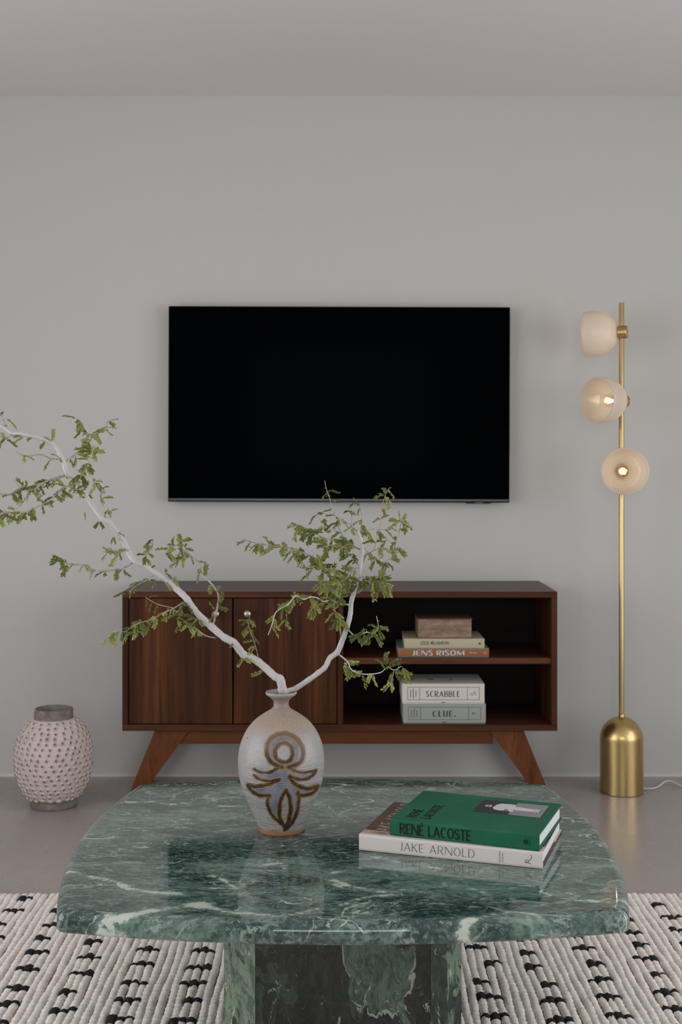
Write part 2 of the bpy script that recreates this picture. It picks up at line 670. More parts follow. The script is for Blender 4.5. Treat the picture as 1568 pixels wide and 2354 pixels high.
window_frame('window_1', 'x', WIN_R[0], WIN_R[1], WIN_R[2], WIN_R[3], XR + 0.02, XR + 0.08, 3)
window_frame('window_2', 'x', WIN_L[0], WIN_L[1], WIN_L[2], WIN_L[3], XL - 0.08, XL - 0.02, 2)
window_frame('window_3', 'y', WIN_B[0], WIN_B[1], WIN_B[2], WIN_B[3], YF - 0.08, YF - 0.02, 1)
tag(MB().box(XL, XR, YB - 0.004, YB, 0, 0.011).build('baseboard_back', M['trim']), kind='structure')

# ------------------------------------------------------------------ media console
K = 668.0                     # px per metre on the console's front plane
CF = F / K                    # 4.2605
CB = YB - 0.004


def cxm(px):
    return (px - CX) / K


def czm(py):
    return CAMZ - (py - HY) / K


cons = empty('media_console', (0, CF, 0))
tag(cons, 'low dark walnut media console with two doors and open shelves under the television', 'media console')
DEP = CB - CF
xl, xr = cxm(281), cxm(1281.5)
zt, zt2, zb2, zb = czm(1360), czm(1374), czm(1666), czm(1680.5)
MB().box(xl, xr, 0, DEP, zt2, zt, 0.0012).build('top_panel', M['wood_h'], cons)
MB().box(xl, xr, 0, DEP, zb, zb2, 0.0012).build('bottom_panel', M['wood_h'], cons)
MB().box(xl, cxm(294.5), 0.0005, DEP, zb2, zt2, 0.0008).build('side_panel', M['wood_v'], cons)
MB().box(cxm(1268), xr, 0.0005, DEP, zb2, zt2, 0.0008).build('side_panel', M['wood_v'], cons)
MB().box(cxm(776), cxm(789), 0.001, DEP - 0.01, zb2, zt2, 0.0008).build('divider', M['wood_v2'], cons)
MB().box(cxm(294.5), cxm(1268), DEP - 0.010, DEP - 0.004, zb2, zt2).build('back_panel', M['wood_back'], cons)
SHZ = czm(1513)
MB().box(cxm(789), cxm(1268), 0.008, DEP - 0.01, czm(1527.5), SHZ, 0.001).build('shelf', M['wood_h'], cons)
for x0, x1, kx, mt in ((296.5, 533.5, 497.0, 'wood_v'), (537, 774, 569.5, 'wood_v2')):
    d = MB().box(cxm(x0), cxm(x1), 0.003, 0.022, zb2 + 0.003, zt2 - 0.003, 0.001).build('door', M[mt], cons)
    kb = MB().lathe([(0.006, 0.0), (0.006, 0.010), (0.0115, 0.014), (0.0142, 0.020), (0.0142, 0.024), (0.011, 0.0295), (0.005, 0.032), (0.0004, 0.0325)], 24,
                    axis_matrix((cxm(kx), 0.004, czm(1410)), (0, -1, 0))).build('knob', M['knob'], d, True)
    kb['label'] = 'round brushed nickel knob'
# under-frame: rail and splayed legs
ry0, ry1 = 0.020, 0.050
MB().box(cxm(412), cxm(1135), ry0, ry1, czm(1713), zb, 0.001).build('rail', M['wood_rail'], cons)
MB().box(cxm(412), cxm(1135), DEP - 0.075, DEP - 0.045, czm(1713), zb, 0.001).build('rail', M['wood_rail'], cons)
for s in (-1, 1):
    for y0, y1 in ((ry0 - 0.006, ry1 + 0.006), (DEP - 0.081, DEP - 0.039)):
        pts = [(0.638, zb), (0.520, zb), (0.555, czm(1713)), (0.706, 0.0), (0.742, 0.0)]
        if y0 > 0.1:
            pts = [(0.628, zb), (0.520, zb), (0.555, czm(1713)), (0.695, 0.0), (0.725, 0.0)]
        pts = [(s * (a + (-0.003 if s > 0 else 0.0)), b) for a, b in pts]
        if s > 0:
            pts = pts[::-1]
        MB().prism(pts, 'y', y0, y1).build('leg', M['wood_leg'], cons)

# ------------------------------------------------------------------ television
tvD = 4.606
kt = F / tvD
tx0, tx1 = (386.5 - CX) / kt, (1172.5 - CX) / kt
tz1, tz0 = CAMZ - (704.5 - HY) / kt, CAMZ - (1154.5 - HY) / kt
tvw, tvh = tx1 - tx0, tz1 - tz0
tv = empty('television', ((tx0 + tx1) / 2, tvD, (tz0 + tz1) / 2))
tv.rotation_euler = (0, math.radians(0.20), 0)
tag(tv, 'flat black wall-mounted television, switched off, hung above the console', 'television')
a, b = tvw / 2, tvh / 2
MB().box(-a, a, 0.004, 0.028, -b, b, 0.0015).build('casing', M['tv_black'], tv)
MB().box(-a + 0.003, a - 0.003, 0.002, 0.005, -b + 0.013, b - 0.003).build('screen', M['screen'], tv)
MB().box(-a, a, 0.0, 0.006, -b + 0.0045, -b + 0.0125, 0.001).build('lower_strip', M['tv_strip'], tv)
o = MB().box(a - 0.162, a - 0.070, 0.002, 0.018, -b - 0.0035, -b + 0.003, 0.001).build('sensor_bar', M['tv_black'], tv)
MB().box(a - 0.128, a - 0.100, 0.0008, 0.004, -b - 0.003, -b + 0.002, 0.0006).build('sensor_window', M['tv_strip'], o)
MB().box(-0.35, 0.35, 0.028, 0.048, -0.25, 0.22, 0.004).build('rear_housing', M['tv_black'], tv)
MB().box(-0.2, 0.2, 0.046, YB - tvD, -0.1, 0.1).build('wall_mount', M['tv_black'], tv)

# ------------------------------------------------------------------ stroke lettering
def arc(cx, cy, rx, ry, a0, a1, n=12):
    return [(cx + rx * math.cos(math.radians(a0 + (a1 - a0) * i / n)), cy + ry * math.sin(math.radians(a0 + (a1 - a0) * i / n))) for i in range(n + 1)]


def glyph(ch, k, h):
    """strokes of a capital letter in a unit-high box; k = half thick, h = half thin; flags: s = serif at start, e = at end"""
    g = {
        'A': (0.78, [([(k * .6, 0), (0.39, 1 - h)], 's'), ([(0.39, 1 - h), (0.78 - k * .6, 0)], 'e'), ([(0.16, 0.33), (0.62, 0.33)], '')]),
        'B': (0.64, [([(k, 0), (k, 1)], 'se'), ([(k, 1 - h), (0.36, 1 - h)] + arc(0.36, 0.76, 0.24 - k * .4, 0.24 - h, 90, -90)[1:] + [(k, 0.52)], ''),
                     ([(k, 0.52), (0.38, 0.52)] + arc(0.38, 0.26 + h * .5, 0.26 - k * .4, 0.26 - h * .5, 90, -90)[1:] + [(k, h)], '')]),
        'C': (0.70, [(arc(0.37, 0.5, 0.37 - k, 0.5 - h, 48, 312, 20), '')]),
        'D': (0.74, [([(k, 0), (k, 1)], 'se'), ([(k, 1 - h), (0.30, 1 - h)] + arc(0.30, 0.5, 0.44 - k, 0.5 - h, 90, -90, 16)[1:] + [(k, h)], '')]),
        'E': (0.58, [([(k, 0), (k, 1)], 'se'), ([(k, 1 - h), (0.56, 1 - h)], ''), ([(k, 0.52), (0.48, 0.52)], ''), ([(k, h), (0.58, h)], '')]),
        'F': (0.55, [([(k, 0), (k, 1)], 'se'), ([(k, 1 - h), (0.55, 1 - h)], ''), ([(k, 0.52), (0.46, 0.52)], '')]),
        'G': (0.74, [(arc(0.38, 0.5, 0.38 - k, 0.5 - h, 48, 330, 20), ''), ([(0.70, 0.12), (0.70, 0.46)], ''), ([(0.44, 0.46), (0.72, 0.46)], '')]),
        'I': (2 * k, [([(k, 0), (k, 1)], 'se')]),
        'J': (0.40, [([(0.40 - k, 1), (0.40 - k, 0.24)] + arc(0.40 - k - 0.16, 0.24, 0.16, 0.24 - h, 0, -130, 9)[1:], 's')]),
        'K': (0.68, [([(k, 0), (k, 1)], 'se'), ([(0.62, 1), (k, 0.42)], 's'), ([(0.22, 0.56), (0.68 - k, 0)], 'e')]),
        'L': (0.54, [([(k, 0), (k, 1)], 'se'), ([(k, h), (0.54, h)], '')]),
        'M': (1.04, [([(h, 0), (h, 1)], 'st'), ([(h, 1), (0.48, 0.08)], ''), ([(0.48, 0.08), (1.04 - k, 1)], 't'), ([(1.04 - k, 1), (1.04 - k, 0)], 'e')]),
        'N': (0.86, [([(h, 0), (h, 1)], 'st'), ([(h, 1), (0.86 - h, 0)], ''), ([(0.86 - h, 0), (0.86 - h, 1)], 'et')]),
        'O': (0.82, [(arc(0.41, 0.5, 0.41 - k, 0.5 - h, 90, 450, 28), '')]),
        'R': (0.68, [([(k, 0), (k, 1)], 'se'), ([(k, 1 - h), (0.34, 1 - h)] + arc(0.34, 0.74, 0.28 - k * .4, 0.26 - h, 90, -90)[1:] + [(k, 0.48)], ''), ([(0.32, 0.48), (0.68 - k, 0)], 'e')]),
        'S': (0.56, [(arc(0.28, 0.76, 0.27 - k * .6, 0.24 - h, 20, 270, 14) + arc(0.28, 0.26, 0.28 - k * .6, 0.26 - h, 90, -160, 14)[1:], '')]),
        'T': (0.64, [([(0.32, 0), (0.32, 1)], 's'), ([(0, 1 - h), (0.64, 1 - h)], '')]),
        'U': (0.70, [([(k, 1), (k, 0.32)] + arc(0.35, 0.32, 0.35 - k, 0.32 - h, 180, 360, 14)[1:] + [(0.70 - k, 1)], 'se')]),
        'W': (1.02, [([(k, 1), (0.27, 0)], ''), ([(0.27, 0), (0.51, 0.9)], ''), ([(0.51, 0.9), (0.75, 0)], ''), ([(0.75, 0), (1.02 - k, 1)], '')]),
        '?': (0.50, [(arc(0.25, 0.74, 0.24 - k * .5, 0.26 - h, 170, -60, 14) + [(0.25, 0.40), (0.25, 0.26)], ''), ([(0.25, 0.0), (0.25, 0.10)], '')]),
        '.': (2 * k, [([(k, 0), (k, 2 * k)], '')]),
        ' ': (0.34, []),
    }
    if ch == 'É':
        w, st = glyph('E', k, h)
        return w, st + [([(0.24, 1.08), (0.38, 1.22)], '')]
    return g[ch]


def text_mesh(txt, height, thick, thin, serif=0.0, sthick=None, xs=1.0, gap=0.12, width=None):
    """flat lettering: list of quads in 2D, origin at the left of the base line"""
    k, h = thick / 2, thin / 2
    V, Fc = [], []

    def quad(a, b, c, d):
        n = len(V)
        V.extend([a, b, c, d])
        Fc.append((n, n + 1, n + 2, n + 3))

    def strip(pts, thin_stroke=False):
        n = len(pts)
        L, R = [], []
        for i in range(n):
            p0, p1 = np.array(pts[max(i - 1, 0)]), np.array(pts[min(i + 1, n - 1)])
            d = p1 - p0
            d = d / (np.linalg.norm(d) + 1e-9)
            if d[1] < 0 or (abs(d[1]) < 1e-9 and d[0] < 0):
                dd = -d
            else:
                dd = d
            wgt = dd[1] ** 2
            if dd[0] > 0.2 and n == 2 and thick > thin:
                wgt *= 0.35
            elif n == 2 and abs(dd[1]) > 0.5:
                wgt = 1
            if thin_stroke:
                wgt *= 0.12
            hw = h + (k - h) * wgt
            nn = np.array([-d[1], d[0]])
            if 0 < i < n - 1:
                e0 = np.array(pts[i]) - np.array(pts[i - 1]); e1 = np.array(pts[i + 1]) - np.array(pts[i])
                c = np.dot(e0, e1) / (np.linalg.norm(e0) * np.linalg.norm(e1) + 1e-9)
                hw *= min(1.5, 1 / max(0.5, math.sqrt(max(0.0, (1 + c) / 2))))
            L.append(np.array(pts[i]) + nn * hw)
            R.append(np.array(pts[i]) - nn * hw)
        for i in range(n - 1):
            quad(R[i], R[i + 1], L[i + 1], L[i])

    x = 0.0
    for ch in txt:
        w, strokes = glyph(ch, k / 1.0, h)
        n0 = len(V)
        for pts, fl in strokes:
            pp = [((p[0] - (k if False else 0)) * xs + x, p[1]) for p in pts]
            strip(pp, 't' in fl)
            if serif > 0:
                stt = sthick or thin
                for flag, p in (('s', pp[0]), ('e', pp[-1])):
                    if flag in fl and (p[1] < 0.05 or p[1] > 0.95):
                        y0, y1 = (0, stt) if p[1] < 0.5 else (1 - stt, 1)
                        quad(np.array((p[0] - serif, y0)), np.array((p[0] + serif, y0)), np.array((p[0] + serif, y1)), np.array((p[0] - serif, y1)))
        x += (w * xs if ch != 'I' else w) + gap + (2 * serif * 0.6 if ch != ' ' else 0)
    total = x - gap
    sx = height
    if width:
        sx = width / total
    out = [(p[0] * sx, p[1] * height) for p in V]
    return out, Fc, total * sx


def lettering(name, parent, mat, fn, *args, **kw):
    """fn maps 2D letter coordinates to the parent's 3D space"""
    v, f, w = text_mesh(*args, **kw)
    return mesh_obj(name, [fn(p[0], p[1]) for p in v], f, mat, parent)


def flat_rects(name, parent, mat, fn, rects):
    v, f = [], []
    for x0, y0, x1, y1 in rects:
        n = len(v)
        v += [fn(x0, y0), fn(x1, y0), fn(x1, y1), fn(x0, y1)]
        f.append((n, n + 1, n + 2, n + 3))
    return mesh_obj(name, v, f, mat, parent)


def flat_poly(name, parent, mat, fn, polys):
    v, f = [], []
    for p in polys:
        n = len(v)
        v += [fn(*q) for q in p]
        f.append(tuple(range(n, n + len(p))))
    return mesh_obj(name, v, f, mat, parent)


M['ink'] = plain('black_print', srgb(24, 24, 24), 0.55, 0.3)
M['ink_soft'] = plain('charcoal_print', srgb(58, 56, 54), 0.6, 0.3)
M['ink_pale'] = plain('pale_blue_grey_print', srgb(196, 200, 196), 0.6, 0.3)
M['page_white'] = mat_pages('white_page_edges', srgb(206, 204, 206), srgb(222, 220, 222))
M['page_aged'] = mat_pages('aged_page_edges', srgb(118, 92, 76), srgb(158, 134, 118))


def book(root, W, Dp, Th, cover, spine, pages, ct=0.003, over=0.003, rough_spine=False):
    """closed book lying flat: spine along local x at y = 0, pages open towards +y"""
    MB().box(0, W, 0, Dp, 0, ct, 0.0006).build('back_cover', cover, root)
    fc = MB().box(0, W, 0, Dp, Th - ct, Th, 0.0006).build('front_cover', cover, root)
    # gently rounded spine
    pr = [(0.004, 0.0), (0.0008, 0.0008), (-0.0008, Th * 0.2), (-0.0014, Th * 0.5), (-0.0008, Th * 0.8), (0.0008, Th - 0.0008), (0.004, Th)]
    m = MB().prism([(p[0], p[1]) for p in pr], 'x', -0.0004, W + 0.0004)
    sp = m.build('spine', spine, root)
    MB().box(over, W - over, 0.004, Dp - over, ct, Th - ct).build('page_block', pages, root)
    return fc, sp


# ------------------------------------------------------------------ books and boxed games on the console shelves
BD = 4.281
kb_ = F / BD


def shelf_thing(name, px0, px1, z, label, cat):
    r = empty(name, ((px0 - CX) / kb_, BD, z))
    return tag(r, label, cat), (px1 - px0) / kb_


zz = SHZ + 0.0003
root, W = shelf_thing('book', 915.5, 1124, zz, 'large book with orange brown spine and pale slab lettering, lowest on the upper shelf', 'book')
Th = 0.0308
tl = mat_cloth('muted_teal_cover', srgb(92, 122, 116), srgb(104, 134, 126))
orange = mat_cloth('orange_brown_spine', srgb(140, 88, 56), srgb(148, 94, 60))
fc, sp = book(root, W, 0.215, Th, tl, orange, M['page_white'])
fs = lambda x, y: (x, -0.0019, y)
lettering('title_lettering', sp, M['ink_pale'], lambda x, y: fs(0.048 + x, 0.0052 + y), 'JENS RISOM', 0.0195, 0.20, 0.085, 0.075, 0.10, 1.0, 0.07, width=0.183)
flat_rects('subtitle_print', sp, M['ink_pale'], lambda x, y: fs(0.246 + x, 0.0140 + y), [(0.0024 * i, 0, 0.0024 * i + 0.0016, 0.0024) for i in range(11) if i != 5])
flat_poly('publisher_mark', sp, M['ink_pale'], lambda x, y: fs(0.300 + x, 0.015 + y),
          [[(0.004 * math.cos(a0), 0.004 * math.sin(a0)), (0.004 * math.cos(a1), 0.004 * math.sin(a1)), (0.0031 * math.cos(a1), 0.0031 * math.sin(a1)), (0.0031 * math.cos(a0), 0.0031 * math.sin(a0))]
           for a0, a1 in [(2 * math.pi * i / 16, 2 * math.pi * (i + 1) / 16) for i in range(16)]])
zz += Th + 0.0003
root, W = shelf_thing('book', 929.5, 1113.5, zz, 'cream linen book with thin black spine lettering, middle of the upper shelf stack', 'book')
Th = 0.0328
cream = mat_cloth('cream_linen_cover', srgb(168, 158, 130), srgb(186, 176, 148), 700)
fc, sp = book(root, W, 0.200, Th, cream, cream, M['page_white'])
lettering('author_lettering', sp, M['ink'], lambda x, y: fs(0.056 + x, 0.0125 + y), 'LESLIE WILLIAMSON', 0.0115, 0.11, 0.11, gap=0.13, width=0.097)
flat_poly('publisher_mark', sp, M['ink'], lambda x, y: fs(0.256 + x, 0.013 + y),
          [[(0, 0), (0.008, 0), (0.009, 0.004), (0.004, 0.0065), (0.001, 0.005)], [(0.0085, 0.009), (0.010, 0.012), (0.0095, 0.015), (0.0088, 0.012)]])
zz += Th + 0.0003
root, W = shelf_thing('antique_book', 960, 1085.5, zz, 'thick worn antique book with browned page edges, topmost on the upper shelf', 'book')
leather = mat_cloth('worn_brown_leather', srgb(64, 44, 34), srgb(96, 70, 56), 160, 0.6)
t = NT('browned_deckle_edges')
v_ = t.coord((9, 9, 26))
n_ = t.noise(v_, 2.0, 6, 0.65)
n2_ = t.noise(t.coord((60, 60, 90)), 1.5, 4, 0.6)
c_ = t.ramp(n_.outputs[0], [(0.3, srgb(104, 78, 62)), (0.55, srgb(138, 112, 96)), (0.75, srgb(160, 136, 120))])
c_ = t.mix(t.mapr(n2_.outputs[0], 0.62, 0.75, 0, 0.7), c_, srgb(190, 170, 154))
t.base(c_).set(Roughness=0.85)
t.bump(n2_.outputs[0], 0.5, 0.002)
MB().box(0.0025, W - 0.002, 0.004, 0.135, 0.0022, 0.0665).build('page_block', t.m, root)
MB().box(0.001, W, 0.002, 0.140, 0, 0.0022, 0.0005).build('back_cover', leather, root)
o = MB().box(-0.001, W + 0.0015, 0.0, 0.142, 0.0665, 0.0695, 0.0008).build('front_cover', leather, root)
MB().box(0.0, W, 0.135, 0.142, 0.002, 0.067, 0.002).build('spine', leather, root)


def game_box(name, px0, px1, z, hgt, body, word, side, label, lip):
    root, W = shelf_thing(name, px0, px1, z, label, 'board game')
    MB().box(0.0015, W - 0.0015, 0.0015, 0.1985, 0, hgt * 0.5).build('tray', body, root)
    ld = MB().box(0, W, 0, 0.200, 0.003, hgt, 0.0012).build('lid', body, root)
    f3 = lambda x, y: (x, -0.0004, y)
    x0, x1, y0, y1 = 0.0185, W - 0.0175, 0.0125, hgt - 0.0115
    tk = 0.0013
    xa, xb = x0 + 0.0415, x1 - 0.0425
    rc = [(x0, y0, x1, y0 + tk), (x0, y1 - tk, x1, y1), (x0, y0, x0 + tk, y1), (x1 - tk, y0, x1, y1), (xa, y0, xa + tk, y1), (xb, y0, xb + tk, y1)]
    flat_rects('printed_border', ld, M['ink_soft'], f3, rc)
    hw = 0.0205
    ww = {'SCRABBLE': 0.119, 'CLUE.': 0.082}[word]
    xc = (xa + xb) / 2
    bold = 0.17 if word != 'CLUE.' else 0.20
    lettering('title_lettering', ld, M['ink_soft'], lambda x, y: f3(xc - ww / 2 + x, hgt / 2 - hw / 2 - 0.001 + y), word, hw, bold, 0.075, 0.085, 0.075, 0.9, 0.10, width=ww)
    # small print, turned on its side, at the left; big sign, turned, at the right
    for i, (ln, y_) in enumerate(((0.026, 0.0), (0.032, 0.0), (0.022, 0.0))):
        xx = x0 + 0.011 + i * 0.0092
        bars = []
        yy = hgt / 2 - ln / 2
        while yy < hgt / 2 + ln / 2:
            wl = random.uniform(0.0008, 0.0018)
            bars.append((xx - 0.0016, yy, xx + 0.0016, yy + wl))
            yy += wl + 0.0007
        flat_rects('small_print', ld, M['ink_soft'], f3, bars)
    cxs, hs = (xb + x1) / 2 + 0.0085, 0.018
    lettering('corner_sign', ld, M['ink_soft'], lambda x, y: f3(cxs - y, hgt / 2 - 0.0055 + x), side, hs, 0.13, 0.06)
    if lip:
        flat_poly('printed_oval', ld, M['ink_soft'], lambda x, y: (x, y, hgt + 0.0004),
                  [[(W * 0.38 + 0.072 * math.cos(u0) * s0, 0.085 + 0.045 * math.sin(u0) * s0) for u0, s0 in ((a0, 1), (a1, 1), (a1, 0.955), (a0, 0.955))]
                   for a0, a1 in [(2 * math.pi * i / 40, 2 * math.pi * (i + 1) / 40) for i in range(40)]])
        lettering('lid_lettering', ld, M['ink_soft'], lambda x, y: (W * 0.33 + x, 0.075 + y, hgt + 0.0004), 'S', 0.03, 0.2, 0.1, width=0.02)
    # finger notch
    flat_poly('finger_notch', ld, M['gap'] if not lip else M['ink_soft'], lambda x, y: f3(W / 2 + x, y),
              [[(-0.009, 0.0031), (0.009, 0.0031), (0.006, 0.0052), (0.0, 0.006), (-0.006, 0.0052)]])
    return root


BOT = zb2 + 0.0003
sage = mat_cloth('grey_sage_linen_paper', srgb(142, 146, 138), srgb(154, 158, 150), 500)
ivory = mat_cloth('ivory_linen_paper', srgb(196, 190, 178), srgb(208, 202, 192), 500)
game_box('board_game_box', 926.5, 1117, BOT, 0.0682, sage, 'CLUE.', '?', 'sage grey board game box reading CLUE, at the bottom of the lower shelf', False)
game_box('board_game_box', 924.5, 1114, BOT + 0.0685, 0.0685, ivory, 'SCRABBLE', 'S.', 'ivory board game box reading SCRABBLE, lying on the grey game box', True)

# ------------------------------------------------------------------ floor lamp
LD = 4.44
kl = F / LD
lamp = empty('floor_lamp', ((1429 - CX) / kl, LD, 0.0))
tag(lamp, 'tall brass floor lamp with three milk glass shades beside the television', 'floor lamp')
MB().lathe([(0.072, 0.0), (0.0765, 0.002), (0.0765, 0.190)] + [(0.0765 * math.cos(a_), 0.190 + 0.080 * math.sin(a_)) for a_ in np.linspace(0.06, math.pi / 2 - 0.14, 18)], 72
           ).build('base', M['brass'], lamp, True)
smooth_by_angle(bpy.data.objects['base'], 50)
MB().lathe([(0.0105, 0.262), (0.0112, 0.270), (0.0098, 0.284)], 24).build('collar', M['brass'], lamp, True)
o = MB().lathe([(0.0092, 0.262), (0.0092, 1.752), (0.0086, 1.754)], 24).build('pole', M['brass'], lamp, True)
smooth_by_angle(o, 40)
o = MB().lathe([(0.0097, 1.110 - 0.10), (0.0097, 1.110 - 0.098)], 24).build('pole_joint', M['brass'], lamp)
for zc, ax in ((1.648, (-0.92, 0.39, -0.02)), (1.401, (-0.80, -0.60, 0.0)), (1.150, (-0.12, -0.99, 0.0))):
    A = Vector(ax).normalized()
    Mx = axis_matrix((0, 0, zc), A)
    bk = MB().lathe([(0.0225, -0.020), (0.0240, -0.0185), (0.0240, 0.0105), (0.0225, 0.012)], 32, Mx).build('bracket', M['brass'], lamp)
    smooth_by_angle(bk, 40)
    L_, R_, tk = 0.122, 0.0835, 0.0028
    outer, inner = [], []
    for i in range(26):
        q = i / 25.0
        u = q * q * (3 - 2 * q) * 0.5 + q * 0.5
        rr = R_ * (1 - (1 - u) ** 2.5) ** 0.47
        if u > 0.85:
            rr *= 1 - 0.05 * ((u - 0.85) / 0.15) ** 2
        rr = max(rr, 0.012)
        outer.append((rr, 0.010 + L_ * u))
    inner = [(max(r - tk, 0.009), z + (tk if i < 8 else 0)) for i, (r, z) in enumerate(outer)]
    inner[-1] = (outer[-1][0] - tk, outer[-1][1])
    prof = outer + inner[::-1]
    sh = MB().lathe(prof, 56, Mx, caps=False).build('shade', M['milk'], lamp, True)
    sk = MB().lathe([(0.015, 0.012), (0.015, 0.040), (0.0135, 0.042)], 24, Mx).build('socket', M['brass'], lamp)
    smooth_by_angle(sk, 40)
    bl = MB().lathe([(0.011, 0.041), (0.013, 0.047), (0.0205, 0.058), (0.0235, 0.068), (0.0215, 0.079), (0.014, 0.087), (0.005, 0.0905), (0.0005, 0.091)], 28, Mx).build('bulb', M['bulb_glass'], lamp, True)
    fm = MB()
    for q in range(4):
        an = q * math.pi / 2 + 0.4
        p0 = Mx @ Vector((0.004 * math.cos(an), 0.004 * math.sin(an), 0.049))
        p1 = Mx @ Vector((0.0105 * math.cos(an), 0.0105 * math.sin(an), 0.078))
        fm.tube([p0, p1], 0.0016, 6)
    fm.build('filament', M['filament'], bl)
    pl = bpy.data.lights.new('bulb_light', 'POINT')
    pl.energy = 0.105
    pl.color = (1.0, 0.80, 0.58)
    pl.shadow_soft_size = 0.012
    po = bpy.data.objects.new('bulb_light', pl)
    COL.objects.link(po)
    po.parent = lamp
    po.location = Mx @ Vector((0, 0, 0.066))

cd = catmull([(1.086, 4.47, 0.004), (1.13, 4.47, 0.004), (1.16, 4.50, 0.0045), (1.19, 4.53, 0.013), (1.215, 4.53, 0.014), (1.24, 4.50, 0.006), (1.28, 4.47, 0.004), (1.40, 4.50, 0.004), (1.62, 4.60, 0.004)], 8)
tag(MB().tube(cd, 0.0032, 8).build('power_cord', M['cord'], None, True), 'thin white power cord on the floor at the lamp base', 'cord')

# ------------------------------------------------------------------ bumpy vase on the floor
VD = 4.262
kv = F / VD
bv = empty('studded_vase', ((123.5 - CX) / kv, VD, 0.0))
tag(bv, 'pale pink floor vase covered in small pointed clay studs', 'vase')
t = NT('chalky_pink_clay')
v_ = t.coord((1, 1, 1))
n_ = t.noise(v_, 9, 5, 0.6)
n2_ = t.noise(v_, 160, 3, 0.6)
c_ = t.mix(n_.outputs[0], srgb(190, 173, 166), srgb(210, 195, 188))
t.base(c_).set(Roughness=0.9)
t.bump(n2_.outputs[0], 0.35, 0.002)
M['pink'] = t.m
t = NT('chalky_pink_stud_with_worn_tip')
tc = t.n('ShaderNodeTexCoord')
sp_ = t.n('ShaderNodeSeparateXYZ')
t.l(tc.outputs['Object'], sp_.inputs[0])
n_ = t.noise(tc.outputs['Object'], 300, 3, 0.6)
h_ = t.math('ADD', sp_.outputs[2], t.math('MULTIPLY', t.math('SUBTRACT', n_.outputs[0], 0.5), 0.003))
t.base(t.mix(t.mapr(h_, 0.0040, 0.0066, 0, 0.9), srgb(202, 186, 179), srgb(98, 88, 85))).set(Roughness=0.9)
M['stud'] = t.m
t = NT('weathered_grey_clay_rim')
n_ = t.noise(t.coord(), 40, 6, 0.65)
t.base(t.ramp(n_.outputs[0], [(0.3, srgb(98, 90, 86)), (0.6, srgb(128, 118, 113)), (0.75, srgb(166, 152, 146))])).set(Roughness=0.9)
t.bump(n_.outputs[0], 0.4, 0.003)
M['rim_clay'] = t.m
M['clay_inside'] = plain('raw_clay_inside', srgb(150, 126, 112), 0.9)
bprof = [(0.079, 0.030), (0.092, 0.040), (0.108, 0.070), (0.120, 0.105), (0.1265, 0.145), (0.1275, 0.180), (0.1225, 0.215), (0.111, 0.250), (0.094, 0.279), (0.078, 0.296), (0.069, 0.302)]
bp = catmull([(r, z) for r, z in bprof], 5)
MB().lathe(bp, 64).build('body', M['pink'], bv, True)
MB().lathe([(0.060, 0.0), (0.076, 0.0), (0.0795, 0.004), (0.080, 0.026), (0.079, 0.034)], 64).build('foot', M['rim_clay'], bv, True)
rm = MB().lathe([(0.0685, 0.298), (0.066, 0.306), (0.0655, 0.330), (0.0635, 0.335), (0.060, 0.336), (0.0585, 0.333), (0.058, 0.300), (0.060, 0.200)], 64, caps=False).build('rim', M['rim_clay'], bv, True)
MB().lathe([(0.0, 0.262), (0.0590, 0.262)], 48, caps=False).build('inside', M['clay_inside'], bv)
# studs
bz = np.array([p[1] for p in bp]); br = np.array([p[0] for p in bp])
arcl = np.concatenate([[0], np.cumsum(np.hypot(np.diff(bz), np.diff(br)))])
sm = MB().lathe([(0.0092, -0.001), (0.0076, 0.0014), (0.0056, 0.0040), (0.0036, 0.0064), (0.0020, 0.0076), (0.0003, 0.0079)], 8)
sme = bpy.data.meshes.new('stud')
sme.from_pydata([tuple(p) for p in sm.v], [], sm.f)
sme.materials.append(M['stud'])
sme.polygons.foreach_set('use_smooth', [True] * len(sme.polygons))
rest = MB()
nrow = 17
count = 0
toc = Vector((-bv.location.x, -bv.location.y, 0)).normalized()
for i in range(nrow):
    s_ = arcl[-1] * (0.045 + 0.90 * i / (nrow - 1))
    z_ = float(np.interp(s_, arcl, bz)); r_ = float(np.interp(s_, arcl, br))
    dz = float(np.interp(s_ + .002, arcl, bz) - np.interp(s_ - .002, arcl, bz)); dr = float(np.interp(s_ + .002, arcl, br) - np.interp(s_ - .002, arcl, br))
    nn = max(16, int(round(2 * math.pi * r_ / 0.0262)))
    for j in range(nn):
        a_ = 2 * math.pi * (j + 0.5 * (i % 2) + random.uniform(-0.16, 0.16)) / nn
        nrm = Vector((math.cos(a_) * dz, math.sin(a_) * dz, -dr)).normalized()
        pos = Vector((r_ * math.cos(a_), r_ * math.sin(a_), z_ + random.uniform(-0.0022, 0.0022)))
        Mx = axis_matrix(pos, nrm)
        sc_ = random.uniform(0.85, 1.12)
        if (Vector((math.cos(a_), math.sin(a_), 0))).dot(toc) > -0.05 and count < 298:
            o = inst('stud', sme, bv)
            o.matrix_local = Mx @ Matrix.Diagonal((sc_, sc_, sc_, 1))
            count += 1
        else:
            rest.add([Mx @ (Vector(p) * sc_) for p in sm.v], sm.f)
tag(rest.build('stud_field', M['pink'], bv, True), kind='stuff')

